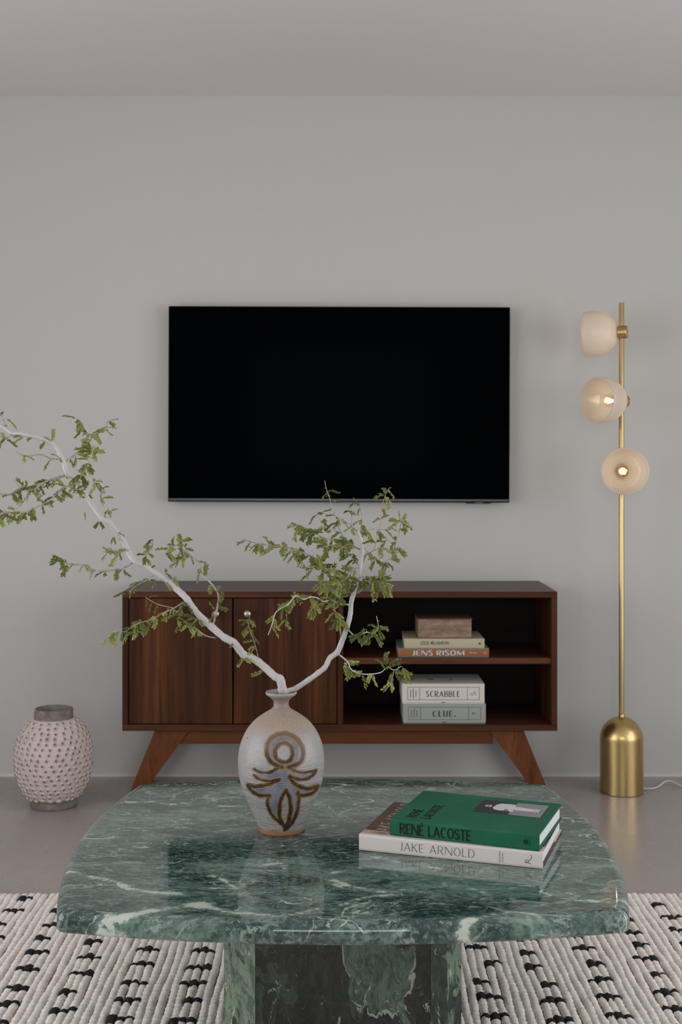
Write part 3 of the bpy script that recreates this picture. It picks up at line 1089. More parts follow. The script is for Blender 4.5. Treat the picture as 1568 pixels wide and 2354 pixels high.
# ------------------------------------------------------------------ rug
RZ = 0.004
PITCH = 0.0187
RY0, RY1 = 1.35, 3.362
NROW = 142
rug = empty('rug', (0, (RY0 + RY1) / 2, 0))
tag(rug, 'ivory ribbed wool rug with rows of black tufted dashes under the marble table', 'rug')
RO = Vector(rug.location)
t = NT('ivory_wool_pile')
v_ = t.coord((1, 1, 1))
n_ = t.noise(v_, 26, 4, 0.6)
n2_ = t.noise(v_, 420, 3, 0.7)
n3_ = t.noise(v_, 95, 3, 0.6)
c_ = t.mix(n_.outputs[0], srgb(236, 224, 212), srgb(250, 242, 234))
c_ = t.mix(t.mapr(n3_.outputs[0], 0.35, 0.7, 0, 0.35), c_, srgb(250, 245, 240))
t.base(c_).set(Roughness=0.95)
t.b.inputs['Specular IOR Level'].default_value = 0.1
t.b.inputs['Sheen Weight'].default_value = 0.25
n4_ = t.noise(t.coord((1, 1.6, 1)), 170, 3, 0.65)
t.bump(t.math('ADD', t.math('MULTIPLY', n2_.outputs[0], 0.5), n4_.outputs[0]), 0.8, 0.004)
M['wool'] = t.m
t = NT('black_wool_pile')
n2_ = t.noise(t.coord(), 500, 3, 0.7)
t.base(t.mix(n2_.outputs[0], srgb(14, 14, 15), srgb(30, 30, 31))).set(Roughness=0.95)
t.bump(n2_.outputs[0], 0.7, 0.003)
M['wool_black'] = t.m
M['rug_back'] = plain('rug_backing', srgb(160, 134, 108), 0.95, 0.1)
X0 = -PITCH * (NROW - 1) / 2
MB().box(X0 - PITCH / 2, -X0 + PITCH / 2, RY0 - RO.y, RY1 - RO.y - 0.006, 0, RZ + 0.002).build('backing', M['rug_back'], rug)
ph = rng.uniform(0, 6.28, (NROW, 6))


def row_pt(i, y, a, grow=0.0):
    """surface point of pile row i at distance y, angle a (0..pi); vectorised"""
    xc = X0 + i * PITCH + 0.0016 * np.sin(y * 21 + ph[i, 0]) + 0.0014 * np.sin(y * 9 + ph[i, 1] + i * 0.25) + 0.0020 * np.sin(y * 5.1 + i * 0.21)
    w = PITCH * 0.5 * (1.07 + 0.07 * np.sin(y * 330 + ph[i, 2]) + 0.06 * np.sin(y * 117 + ph[i, 3]) + 0.05 * np.sin(y * 47 + ph[i, 4]))
    h = 0.0090 * (1.0 + 0.08 * np.sin(y * 330 + ph[i, 2] + 0.6) + 0.10 * np.sin(y * 61 + ph[i, 5]) + 0.05 * np.sin(y * 190 + ph[i, 0]))
    return xc + np.cos(a) * (w + grow * 0.7), y - RO.y + 0 * a, RZ + np.sin(a) ** 0.75 * (h + grow)


AN = np.linspace(math.pi, 0, 8)
for i in range(NROW):
    ys = np.concatenate([np.arange(RY0, 2.45, 0.02), np.arange(2.45, RY1, 0.0052)])
    ys[-1] = RY1 + 0.004 * math.sin(ph[i, 1] * 3)
    Y, A = np.meshgrid(ys, AN, indexing='ij')
    px_, py_, pz_ = row_pt(i, Y, A)
    # round off the far end of the row
    e_ = np.clip((ys[-1] - Y) / 0.008, 0.0, 1.0)
    pz_ = RZ * 0.3 + (pz_ - RZ * 0.3) * np.sqrt(1 - (1 - e_) ** 2)
    V = np.stack([px_, py_, pz_], -1).reshape(-1, 3)
    n, mm = Y.shape
    idx = np.arange(n * mm).reshape(n, mm)
    Fq = np.stack([idx[:-1, :-1], idx[:-1, 1:], idx[1:, 1:], idx[1:, :-1]], -1).reshape(-1, 4)
    o = mesh_obj('pile_row', V.tolist(), [tuple(q) for q in Fq.tolist()], M['wool'], rug, True)
rest = MB()
kcount = 0
for c0 in range(3, NROW - 3, 7):
    off = random.uniform(0, 0.08)
    y = RY0 + 0.03 + off
    while y < RY1 - 0.02:
        kind = random.random()
        rows = [0, 1, 2] if kind < 0.72 else ([0, 1] if kind < 0.86 else [1, 2])
        big = random.choice([1, 1, 1, 0, 2]) if len(rows) == 3 else rows[0]
        jit = random.choice([0, 0, 0, 1, -1]) if kind > 0.9 else 0
        for q in rows:
            i = min(max(c0 + q + jit, 0), NROW - 1)
            ln = random.uniform(0.032, 0.044) if q == big else random.uniform(0.012, 0.023)
            yc = y + random.uniform(-0.006, 0.006)
            ys = np.linspace(yc - ln / 2, yc + ln / 2, 7)
            an = np.linspace(math.pi * 0.98, math.pi * 0.02, 7)
            Y, A = np.meshgrid(ys, an, indexing='ij')
            Y = Y + rng.normal(0, 0.0024, Y.shape)
            g = np.array([-0.0008, 0.0012, 0.0022, 0.0024, 0.0022, 0.0012, -0.0008])[:, None]
            px_, py_, pz_ = row_pt(i, Y, A, g)
            V = np.stack([px_, py_, pz_], -1).reshape(-1, 3).tolist()
            idx = np.arange(49).reshape(7, 7)
            Fq = [tuple(r) for r in np.stack([idx[:-1, :-1], idx[:-1, 1:], idx[1:, 1:], idx[1:, :-1]], -1).reshape(-1, 4).tolist()]
            xw = X0 + i * PITCH
            vis = yc > 2.56 and abs(xw) < 784.0 / F * yc + 0.02 and not (abs(xw) < 0.21 and yc < 2.80) and kcount < 300
            if vis:
                o = mesh_obj('black_tuft', V, Fq, M['wool_black'], rug, True)
                kcount += 1
            else:
                rest.add(V, Fq)
        y += random.uniform(0.078, 0.102)
tag(rest.build('black_tuft_rest', M['wool_black'], rug, True), kind='stuff')

# ------------------------------------------------------------------ marble coffee table
TZ = 0.400
TC = Vector((0.006, 2.574, 0.0))
table = empty('coffee_table', TC)
tag(table, 'polished green marble coffee table with bowed edges on a pedestal base', 'coffee table')
tcx, tsx, tcy, tsy, R0 = 0.496, 0.052, 0.430, 0.058, 0.021


def table_outline(step=0.006):
    """points with outward normals: four shallow arcs joined by rounded corners"""
    out = []
    rx = (tcy ** 2 + tsx ** 2) / (2 * tsx)      # right side arc, centre on the x axis
    ry = (tcx ** 2 + tsy ** 2) / (2 * tsy)
    cxr = tcx + tsx - rx
    cyb = tcy + tsy - ry
    # inner corner: intersection of circles (centre (cxr,0), rx-R0) and ((0,cyb), ry-R0)
    p = np.array([tcx - R0, tcy - R0])
    for _ in range(30):
        f1 = math.hypot(p[0] - cxr, p[1]) - (rx - R0)
        f2 = math.hypot(p[0], p[1] - cyb) - (ry - R0)
        J = np.array([[(p[0] - cxr) / (f1 + rx - R0), p[1] / (f1 + rx - R0)], [p[0] / (f2 + ry - R0), (p[1] - cyb) / (f2 + ry - R0)]])
        p = p - np.linalg.solve(J, np.array([f1, f2]))
    a1 = math.atan2(p[1], p[0] - cxr)
    a2 = math.atan2(p[1] - cyb, p[0])
    n1 = 70
    q = []
    for a_ in np.linspace(-a1, a1, n1):
        q.append((cxr + rx * math.cos(a_), rx * math.sin(a_), math.cos(a_), math.sin(a_)))
    for a_ in np.linspace(a1, a2, 12)[1:-1]:
        q.append((p[0] + R0 * math.cos(a_), p[1] + R0 * math.sin(a_), math.cos(a_), math.sin(a_)))
    for a_ in np.linspace(a2, math.pi - a2, n1):
        q.append((ry * math.cos(a_), cyb + ry * math.sin(a_), math.cos(a_), math.sin(a_)))
    for a_ in np.linspace(math.pi - a2, math.pi - a1, 12)[1:-1]:
        q.append((-p[0] + R0 * math.cos(a_), p[1] + R0 * math.sin(a_), math.cos(a_), math.sin(a_)))
    half = q
    out = half + [(-x, -y, -nx, -ny) for x, y, nx, ny in half]
    return out


ol = table_outline()
NO = len(ol)
rings = []
TT, RT, RBt = 0.040, 0.020, 0.009
for q in np.linspace(0, math.pi / 2, 12):
    rings.append((RT * (1 - math.sin(q)), TZ - RT * (1 - math.cos(q))))
for q in np.linspace(0, math.pi / 2, 5):
    rings.append((RBt * (1 - math.cos(q)), TZ - TT + RBt * (1 - math.sin(q))))
V, Fq = [], []
NR = 84
for k_ in range(NR):
    s_ = (k_ + 0.5) / NR if k_ else 0.004
    s_ = s_ * 1.0
    for x, y, nx, ny in ol:
        V.append(((x - nx * RT) * s_, (y - ny * RT) * s_, TZ))
for ins, z in rings:
    for x, y, nx, ny in ol:
        V.append((x - nx * ins, y - ny * ins, z))
TOT = NR + len(rings)
for k_ in range(TOT - 1):
    for i in range(NO):
        i2 = (i + 1) % NO
        Fq.append((k_ * NO + i, (k_ + 1) * NO + i, (k_ + 1) * NO + i2, k_ * NO + i2))
Fq.append(tuple(range(NO)))
Fq.append(tuple((TOT - 1) * NO + i for i in range(NO - 1, -1, -1)))
top = mesh_obj('table_top', V, Fq, M['marble'], table, True)
top.data.polygons[len(Fq) - 1].use_smooth = False
# hand-drawn course of the broad white veins, in table coordinates
VE = [
    ([(150, 2128), (190, 2112), (235, 2104), (300, 2101), (360, 2092), (430, 2084)], [.014, .018, .020, .018, .016, .024]),
    ([(430, 2084), (460, 2080), (486, 2086), (540, 2098), (640, 2104), (700, 2098), (745, 2084)], [.030, .040, .022, .012, .010, .010, .006]),
    ([(190, 2112), (178, 2124), (205, 2136), (262, 2141), (312, 2128)], [.012, .018, .016, .020, .010]),
    ([(470, 2128), (498, 2106), (508, 2118), (527, 2126)], [.006, .010, .008, .006]),
    ([(760, 2018), (782, 2030), (820, 2040), (862, 2046), (897, 2055), (850, 2062), (812, 2072), (760, 2088)], [.010, .016, .012, .016, .014, .010, .010, .006]),
    ([(830, 1996), (775, 2004), (748, 2022), (790, 2042)], [.006, .010, .008, .006]),
    ([(158, 2003), (200, 2014), (258, 2026), (298, 2042), (352, 2050), (420, 2055)], [.008, .012, .010, .014, .012, .014]),
    ([(492, 2014), (515, 2024), (546, 2042)], [.006, .010, .006]),
    ([(600, 1990), (650, 1984), (690, 1974)], [.006, .012, .004]),
    ([(1030, 2034), (1090, 2044), (1135, 2066), (1152, 2096), (1110, 2106), (1060, 2120), (1030, 2146)], [.002, .003, .006, .009, .006, .005, .004]),
    ([(1152, 2096), (1210, 2098), (1248, 2110), (1266, 2132)], [.008, .012, .012, .012]),
    ([(1200, 2090), (1260, 2078), (1330, 2070), (1400, 2074), (1472, 2062)], [.003, .005, .006, .007, .004]),
    ([(236, 1848), (330, 1843), (400, 1849), (480, 1851), (560, 1856)], [.004, .007, .004, .005, .003]),
    ([(330, 1905), (420, 1902), (470, 1912), (530, 1908)], [.002, .004, .004, .002]),
    ([(980, 1823), (972, 1836), (990, 1846)], [.006, .007, .004]),
    ([(822, 1962), (870, 1972), (930, 1984), (1010, 1996)], [.004, .007, .006, .003]),
]
VV = np.array(V)
dist = np.full(len(VV), 1.0)
for pts, wd in VE:
    loc = []
    for x, y in pts:
        D = F * (CAMZ - TZ) / (y - HY)
        loc.append(((x - CX) * D / F - TC.x, D - TC.y))
    cc = catmull([(a_, b_, w_) for (a_, b_), w_ in zip(loc, wd)], 5)
    for p, q in zip(cc[:-1], cc[1:]):
        d = q[:2] - p[:2]
        L2 = float(d @ d) + 1e-12
        tt = np.clip(((VV[:, :2] - p[:2]) @ d) / L2, 0, 1)
        w = p[2] + (q[2] - p[2]) * tt
        dd = np.hypot(VV[:, 0] - p[0] - tt * d[0], VV[:, 1] - p[1] - tt * d[1]) - w * 0.42
        dist = np.minimum(dist, dd)
at = top.data.attributes.new('vein', 'FLOAT', 'POINT')
at.data.foreach_set('value', dist.astype(np.float32))
# pedestal: octagonal, built of eight slabs
ph_, pw_, cc_ = 0.198, 0.168, 0.066
po_ = [(-pw_, -ph_), (pw_, -ph_), (pw_ + cc_, -ph_ + cc_), (pw_ + cc_, ph_ - cc_), (pw_, ph_), (-pw_, ph_), (-pw_ - cc_, ph_ - cc_), (-pw_ - cc_, -ph_ + cc_)]
ped = empty('pedestal', (0, 0, 0))
ped.parent = table
for i in range(8):
    p, q = Vector(po_[i]), Vector(po_[(i + 1) % 8])
    d = (q - p).normalized()
    nin = Vector((-d.y, d.x))
    g = 0.0006
    a_, b_ = p + d * g, q - d * g
    tk = 0.018
    shr = tk * math.tan(math.radians(22.5))
    poly = [a_, b_, b_ + nin * tk - d * shr, a_ + nin * tk + d * shr]
    MB().prism([tuple(c) for c in poly], 'z', 0.0215, TZ - TT).build('marble_slab', M['marble_dark'] if i % 2 == 0 else M['marble_edge'], ped)

# ------------------------------------------------------------------ books on the table
def book_frame(name, u0, u1, z, label):
    """u0, u1: world (x, y) of the two spine ends"""
    d = Vector((u1[0] - u0[0], u1[1] - u0[1]))
    r = empty(name, (u0[0], u0[1], z), math.atan2(d.y, d.x))
    tag(r, label, 'book', 'books on the marble table')
    return r, d.length


def gp(x, y, z):
    D = F * (CAMZ - z) / (y - HY)
    return ((x - CX) * D / F, D)


t = NT('white_jacket_with_photographic_cover')
v_ = t.coord((1, 1, 1))
n_ = t.noise(v_, 11, 4, 0.6, 0.6)
n2_ = t.noise(v_, 30, 3, 0.6)
sx_ = t.n('ShaderNodeSeparateXYZ'); t.l(v_, sx_.inputs[0])
pc = t.ramp(n_.outputs[0], [(0.30, srgb(38, 22, 18)), (0.46, srgb(78, 46, 34)), (0.60, srgb(104, 66, 48)), (0.74, srgb(52, 32, 26))])
pale = t.ramp(n2_.outputs[0], [(0.35, srgb(150, 128, 104)), (0.55, srgb(196, 178, 154)), (0.7, srgb(120, 132, 124))])
yb = t.math('ADD', sx_.outputs[1], t.math('MULTIPLY', t.math('SUBTRACT', n_.outputs[0], 0.5), 0.05))
pc = t.mix(t.mapr(yb, 0.040, 0.028, 0, 1), pc, pale)
t.base(pc).set(Roughness=0.22)
M['jacket_photo'] = t.m
M['jacket_white'] = plain('white_paper_jacket', srgb(212, 204, 200), 0.35, 0.4)
M['endpaper'] = plain('plum_brown_board', srgb(92, 58, 54), 0.6)
M['title_cream'] = plain('cream_foil_lettering', srgb(224, 208, 196), 0.4)

Z1 = TZ + 0.0003
r1, W1 = book_frame('coffee_table_book', gp(825.7, 1955, TZ), gp(1246.2, 1998.6, TZ), Z1, 'large white-spined book reading JAKE ARNOLD, lying directly on the marble table')
T1, D1 = 0.0322, 0.252
MB().box(0, W1, 0.001, D1, 0, 0.0032, 0.0005).build('back_cover', M['endpaper'], r1)
fc = MB().box(0, W1, 0.001, D1, T1 - 0.0032, T1, 0.0005).build('front_cover', M['jacket_photo'], r1)
MB().prism([(0.004, 0.0), (0.0008, 0.0006), (-0.0004, 0.004), (-0.0004, T1 - 0.004), (0.0008, T1 + 0.0002), (0.010, T1 + 0.0004), (0.010, 0.0)], 'x', -0.0003, W1 + 0.0003).build('spine', M['jacket_white'], r1)
MB().box(0.004, W1 - 0.004, 0.004, D1 - 0.004, 0.0032, T1 - 0.0032).build('page_block', M['page_white'], r1)
MB().box(W1 - 0.0037, W1 - 0.0005, 0.165, D1 - 0.001, 0.0034, 0.0062).build('jacket_flap', plain('jacket_flap_paper', srgb(206, 190, 178), 0.5), r1)
f1 = lambda x, y: (x, -0.0010, y)
lettering('title_lettering', r1, M['ink'], lambda x, y: f1(0.0835 + x, 0.0085 + y), 'JAKE ARNOLD', 0.0160, 0.062, 0.036, 0.022, 0.022, 0.95, 0.20, width=0.152)
for i, wd_ in enumerate(('REDEFINING', 'COMFORT')):
    lettering('subtitle_lettering', r1, M['ink_soft'], lambda x, y, i=i: f1(0.2835 + 0.0058 * i - y + 0.0025, 0.0055 + x), wd_, 0.0028, 0.13, 0.10, gap=0.16, width=0.0215 if i == 0 else 0.0185)
sv = catmull([(0.0, 0.0), (0.0015, 0.003), (0.004, 0.0045), (0.0085, 0.006), (0.0125, 0.0065)], 4)
mR = MB()
def stroke2(pts, w, fn):
    pts = [np.array(p) for p in pts]
    vv, ff = [], []
    for i, p in enumerate(pts):
        d = pts[min(i + 1, len(pts) - 1)] - pts[max(i - 1, 0)]
        d = d / (np.linalg.norm(d) + 1e-9)
        nn = np.array([-d[1], d[0]]) * w * (0.6 if i in (0, len(pts) - 1) else 1)
        vv += [fn(*(p - nn)), fn(*(p + nn))]
    for i in range(len(pts) - 1):
        ff.append((2 * i, 2 * i + 2, 2 * i + 3, 2 * i + 1))
    return vv, ff
fR = lambda x, y: f1(0.3445 - y, 0.0085 + x)
for pts, w in ((catmull([(-0.001, -0.001), (0.0, 0.001), (0.003, 0.0095)], 4), 0.0005), (catmull([(0.0, 0.0075), (0.003, 0.0105), (0.007, 0.009), (0.006, 0.0055), (0.002, 0.0045)], 5), 0.0004),
               (catmull([(0.0035, 0.005), (0.008, 0.001), (0.012, -0.002), (0.0155, -0.001), (0.016, 0.0005)], 5), 0.00045)):
    mR.add(*stroke2(pts, w, fR))
mR.build('publisher_mark', M['ink'], r1)
lettering('cover_lettering', fc, M['title_cream'], lambda x, y: (0.052 - y, 0.022 + x, T1 + 0.0003), 'JAKE ARNOLD', 0.032, 0.095, 0.06, 0.03, 0.03, 0.95, 0.22, width=0.222)

Z2 = Z1 + T1 + 0.0006
r2, W2 = book_frame('coffee_table_book', gp(895.7, 1919, Z2), gp(1239.3, 1957.6, Z2), Z2, 'green cloth book reading RENÉ LACOSTE, lying on the white-spined book on the marble table')
T2, D2 = 0.0318, 0.232
M['green'] = mat_cloth('emerald_book_cloth', srgb(14, 84, 60), srgb(22, 98, 70), 1100, 0.6, srgb(34, 108, 80))
MB().box(0, W2, 0.001, D2, 0, 0.0032, 0.0007).build('back_cover', M['green'], r2)
fc = MB().box(0, W2, 0.001, D2, T2 - 0.0032, T2, 0.0007).build('front_cover', M['green'], r2)
MB().prism([(0.006, 0.0), (0.0008, 0.0006), (0.0, 0.003), (0.0, T2 - 0.003), (0.0008, T2 - 0.0004), (0.006, T2 - 0.0003)], 'x', 0, W2).build('spine', M['green'], r2)
MB().box(0.0045, W2 - 0.0045, 0.004, D2 - 0.004, 0.0032, T2 - 0.0032).build('page_block', M['page_white'], r2)
f2 = lambda x, y: (x, -0.0005, y)
lettering('title_lettering', r2, M['ink'], lambda x, y: f2(0.0215 + x, 0.0048 + y), 'RENÉ LACOSTE', 0.0212, 0.135, 0.115, xs=0.62, gap=0.075, width=0.146)
rg = [[(0.0048 * math.cos(2 * math.pi * i / 24), 0.0048 * math.sin(2 * math.pi * i / 24)) for i in range(24)]]
flat_poly('publisher_mark', r2, M['ink'], lambda x, y: f2(W2 - 0.0255 + x, 0.0160 + y), rg)
lettering('publisher_letter', r2, M['green'], lambda x, y: (W2 - 0.0280 + x, -0.0008, 0.0135 + y), 'A', 0.005, 0.10, 0.08, width=0.005)
flat_rects('publisher_name', r2, M['ink'], f2, [(W2 - 0.0185, 0.0105 + i * 0.0016, W2 - 0.0172, 0.0117 + i * 0.0016) for i in range(7)])
ft = lambda x, y: (x, y, T2 + 0.0003)
for wd_, xo, yo, ww in (('RENÉ', 0.0460, 0.0270, 0.060), ('LACOSTE', 0.0760, 0.0270, 0.104)):
    lettering('cover_lettering', fc, M['ink'], lambda x, y, xo=xo, yo=yo: ft(xo - y, yo + x), wd_, 0.0200, 0.15, 0.13, xs=0.62, gap=0.075, width=ww)
M['ph_dark'] = plain('photo_print_dark', srgb(36, 35, 37), 0.3)
M['ph_grey'] = plain('photo_print_grey', srgb(132, 131, 131), 0.3)
M['ph_white'] = plain('photo_print_white', srgb(206, 206, 210), 0.3)
M['ph_mid'] = plain('photo_print_mid_grey', srgb(96, 95, 97), 0.3)
px0, px1, py0, py1 = W2 - 0.160, W2 - 0.0215, 0.1120, 0.2060
cv = MB().box(px0, px1, py0, py1, T2, T2 + 0.0003).build('cover_photo', M['ph_dark'], r2)
fp = lambda z: (lambda u, v: (px0 + u * (px1 - px0), py0 + v * (py1 - py0), T2 + z))
flat_rects('photo_ground', cv, M['ph_grey'], fp(0.00045), [(0.525, 0.005, 0.998, 0.995)])
body = [(0.23, 0.42), (0.27, 0.30), (0.36, 0.24), (0.46, 0.30), (0.53, 0.22), (0.57, 0.26), (0.54, 0.40), (0.60, 0.38), (0.80, 0.40), (0.93, 0.40), (0.93, 0.47), (0.80, 0.50), (0.93, 0.53), (0.93, 0.60), (0.76, 0.60),
        (0.62, 0.66), (0.54, 0.66), (0.53, 0.80), (0.44, 0.82), (0.30, 0.80), (0.25, 0.66)]
flat_poly('photo_figure', cv, M['ph_white'], fp(0.0006), [body, [(0.10, 0.50), (0.13, 0.44), (0.18, 0.44), (0.21, 0.50), (0.19, 0.60), (0.12, 0.60)]])
flat_poly('photo_figure_shading', cv, M['ph_mid'], fp(0.00075), [[(0.13, 0.46), (0.17, 0.46), (0.17, 0.56), (0.14, 0.56)], [(0.42, 0.30), (0.47, 0.33), (0.50, 0.30), (0.46, 0.40), (0.42, 0.38)], [(0.93, 0.40), (0.955, 0.41), (0.955, 0.47), (0.93, 0.47)], [(0.93, 0.53), (0.955, 0.54), (0.955, 0.60), (0.93, 0.60)]])

# ------------------------------------------------------------------ stoneware vase with painted motif
SD = 2.622
ks = F / SD
sv_root = empty('stoneware_vase', ((646.6 - CX) / ks, SD, TZ + 0.0002))
tag(sv_root, 'speckled stoneware bottle vase with a blue and brown painted figure on the table', 'vase')
SX = Vector(sv_root.location)
# silhouette measured in a crop of the photo: (row, half width); 5677 crop pixels per metre
sil = [(1885, 255), (1872, 276), (1850, 282), (1800, 291), (1700, 325), (1600, 370), (1500, 415), (1400, 455), (1300, 488), (1200, 508), (1100, 518), (1000, 517), (900, 505), (800, 477), (700, 432), (620, 378),
       (560, 322), (510, 258), (475, 205), (450, 163), (425, 123), (400, 100), (375, 92), (345, 91), (318, 100), (295, 118), (272, 148), (256, 172), (240, 185), (226, 187), (214, 184)]
pr = []
for cy_, hw in sil:
    pr.append((hw / 5.227 / ks, (1872 - cy_) / 5.227 / ks))
z_off = -pr[0][1]
pr = [(r, max(0.0, z + 0.0) if i else 0.0) for i, (r, z) in enumerate(pr)]
outer = catmull(pr, 9)
outer = [(float(r), float(z)) for r, z in outer]
zs_top = outer[-1][1]
inner = [(outer[-1][0] - 0.003, zs_top - 0.0005), (0.026, zs_top - 0.006), (0.018, zs_top - 0.014), (0.0135, zs_top - 0.024), (0.0135, zs_top - 0.030), (0.020, zs_top - 0.04), (0.0105, zs_top - 0.05)]
# resample the outside densely
arr = np.array(outer)
al = np.concatenate([[0], np.cumsum(np.hypot(np.diff(arr[:, 0]), np.diff(arr[:, 1])))])
NZ = 360
ss = np.linspace(0, al[-1], NZ)
pro = np.stack([np.interp(ss, al, arr[:, 0]), np.interp(ss, al, arr[:, 1])], 1)
prof = np.concatenate([pro, np.array(inner)], 0)
# angles: dense towards the camera (local -y after turning)
th = np.concatenate([np.linspace(-math.pi / 2, math.pi / 2, 300), np.linspace(math.pi / 2, 1.5 * math.pi, 50)[1:-1]])
NTH = len(th)
face = math.atan2(-SX.x, SX.y)           # turn the painted side to the front of the room
Rr, TH = np.meshgrid(prof[:, 0], th, indexing='ij')
ZZ = np.repeat(prof[:, 1][:, None], NTH, 1)
dirx = np.sin(TH)
diry = -np.cos(TH)
ca, sa = math.cos(face), math.sin(face)
# throwing rings on the lower body
ringamp = 0.00016 * np.clip((0.17 - ZZ) / 0.05, 0.15, 1.0) * (ZZ > 0.02) * (ZZ < 0.23)
Rr = Rr + ringamp * np.sin(ZZ * 2 * math.pi / 0.0052 + 0.3 * np.sin(TH * 2))
lx = Rr * (dirx * ca + diry * sa * -1)
ly = Rr * (dirx * sa * 1 + diry * ca)
V = np.stack([lx, ly, ZZ], -1)
Vf = V.reshape(-1, 3)
nz_, nt_ = Rr.shape
idx = np.arange(nz_ * nt_).reshape(nz_, nt_)
nx_ = np.roll(idx, -1, axis=1)
Fq = np.stack([idx[:-1], nx_[:-1], nx_[1:], idx[1:]], -1).reshape(-1, 4).tolist()
Fq = [tuple(q) for q in Fq]
Fq.append(tuple(idx[0, ::-1].tolist()))
# paint coordinates: the drawing's own plane, in the units of the measured crop
wx, wy, wz = Vf[:, 0] + SX.x, Vf[:, 1] + SX.y, Vf[:, 2] + SX.z
qx = ((CX + wx * F / wy) - 500) * 5.227
qy = ((HY + (CAMZ - wz) * F / wy) - 1560) * 5.227
front = (np.tile(np.cos(TH).reshape(-1), 1) > 0.02) & (np.arange(len(Vf)) < NZ * NTH)
Q = np.stack([qx, qy], 1)


def d_path(pts, closed=False):
    cc = catmull(pts, 6)
    if closed:
        cc = cc + [cc[0]]
    d = np.full(len(Q), 1e9)
    for p, q in zip(cc[:-1], cc[1:]):
        e = q - p
        tt = np.clip(((Q - p) @ e) / (e @ e + 1e-9), 0, 1)
        d = np.minimum(d, np.hypot(*(Q - p - tt[:, None] * e).T))
    return d


def in_poly(pts):
    pts = np.array(pts, float)
    ins = np.zeros(len(Q), bool)
    j = len(pts) - 1
    for i in range(len(pts)):
        a_, b_ = pts[i], pts[j]
        c = ((a_[1] > Q[:, 1]) != (b_[1] > Q[:, 1])) & (Q[:, 0] < (b_[0] - a_[0]) * (Q[:, 1] - a_[1]) / (b_[1] - a_[1] + 1e-9) + a_[0])
        ins ^= c
        j = i
    return ins


brown = np.full(len(Q), -1e9)
edgef = np.zeros(len(Q))
strokes = [
    ([(780, 1066), (700, 1036), (632, 990), (595, 905), (594, 822), (630, 742), (700, 685), (795, 660), (890, 684), (968, 742), (1020, 830), (1026, 925), (995, 1000), (930, 1040), (855, 1066)], 54),
    ([(690, 850), (700, 950), (760, 1000), (825, 1003), (885, 965), (903, 885), (880, 810), (815, 775), (745, 785), (700, 840)], 50),
    ([(440, 1092), (520, 1125), (620, 1128), (700, 1090), (775, 1048)], 36),
    ([(440, 1158), (500, 1206), (600, 1232), (690, 1222), (750, 1210)], 34),
    ([(858, 1062), (930, 1108), (1020, 1130), (1110, 1118), (1185, 1100)], 36),
    ([(866, 1170), (950, 1205), (1060, 1206), (1140, 1165), (1184, 1108)], 40),
    ([(365, 1278), (450, 1296), (580, 1280), (680, 1244), (748, 1214)], 46),
    ([(366, 1290), (420, 1362), (510, 1402), (625, 1406)], 42),
    ([(868, 1182), (920, 1256), (1010, 1308), (1120, 1320), (1208, 1290)], 50),
    ([(955, 1392), (1060, 1402), (1150, 1368), (1204, 1300)], 42),
    ([(612, 1400), (602, 1500), (632, 1602), (692, 1682), (785, 1756)], 40),
    ([(822, 1340), (770, 1440), (744, 1550), (752, 1680), (795, 1772)], 46),
    ([(822, 1340), (862, 1430), (882, 1550), (864, 1680), (812, 1806)], 48),
    ([(972, 1368), (974, 1500), (948, 1622), (890, 1742), (808, 1820)], 44),
]
wob = 4.0 * np.sin(qx * 0.05 + 1.0) * np.sin(qy * 0.043) + rng.normal(0, 2.2, len(Q))
for pts, w in strokes:
    d = d_path(pts) + wob
    s_ = (w * 0.66 - d) / (w * 0.66)
    brown = np.maximum(brown, s_)
bm = np.clip(brown * 4.0 + 0.5, 0, 1)
blue = in_poly([(815, 1020), (700, 1090), (640, 1140), (450, 1110), (480, 1180), (600, 1225), (750, 1215), (650, 1275), (390, 1290), (430, 1350), (520, 1395), (625, 1400), (620, 1500), (650, 1600), (735, 1690), (740, 1500), (822, 1340),
                (890, 1480), (905, 1640), (950, 1560), (965, 1370), (1080, 1395), (1195, 1305), (1010, 1310), (920, 1250), (868, 1172), (950, 1200), (1060, 1200), (1180, 1105), (1000, 1130), (900, 1090)]).astype(float)
ring = d_path([(770, 1040), (690, 1000), (645, 920), (642, 840), (675, 770), (740, 728)]) < 32
ring |= d_path([(740, 725), (800, 712), (870, 735), (935, 800), (952, 880), (938, 950), (890, 1015), (830, 1045)]) < 34
blue = np.maximum(blue, ring.astype(float)) * 0.9
hole = ((Q[:, 0] - 795) / 62) ** 2 + ((Q[:, 1] - 888) / 80) ** 2 < 1
bm[hole] = 0
blue[hole] = 0
bm *= front
blue = blue * front * (1 - bm)
core = np.clip(brown * 1.6, 0, 1) * bm          # darker middle of each stroke
me = bpy.data.meshes.new('body')
me.from_pydata(Vf.tolist(), [], Fq)
me.polygons.foreach_set('use_smooth', [True] * len(me.polygons))
for nm, arr_ in (('brown', bm), ('blue', blue), ('core', core)):
    at = me.attributes.new(nm, 'FLOAT', 'POINT')
    at.data.foreach_set('value', arr_.astype(np.float32))
t = NT('speckled_stoneware_glaze')
v_ = t.coord()
sp_ = t.n('ShaderNodeSeparateXYZ'); t.l(v_, sp_.inputs[0])
nA = t.noise(v_, 24, 5, 0.6)
nB = t.noise(v_, 420, 3, 0.6)
nC = t.noise(v_, 95, 2, 0.5)
nL = t.noise(t.coord((18, 18, 260)), 1.0, 3, 0.5)
c = t.mix(nA.outputs[0], srgb(168, 165, 162), srgb(150, 148, 148))
c = t.mix(t.mapr(nB.outputs[0], 0.46, 0.70, 0, 0.55), c, srgb(134, 120, 110))
zj = t.math('ADD', sp_.outputs[2], t.math('MULTIPLY', t.math('SUBTRACT', nA.outputs[0], 0.5), 0.035))
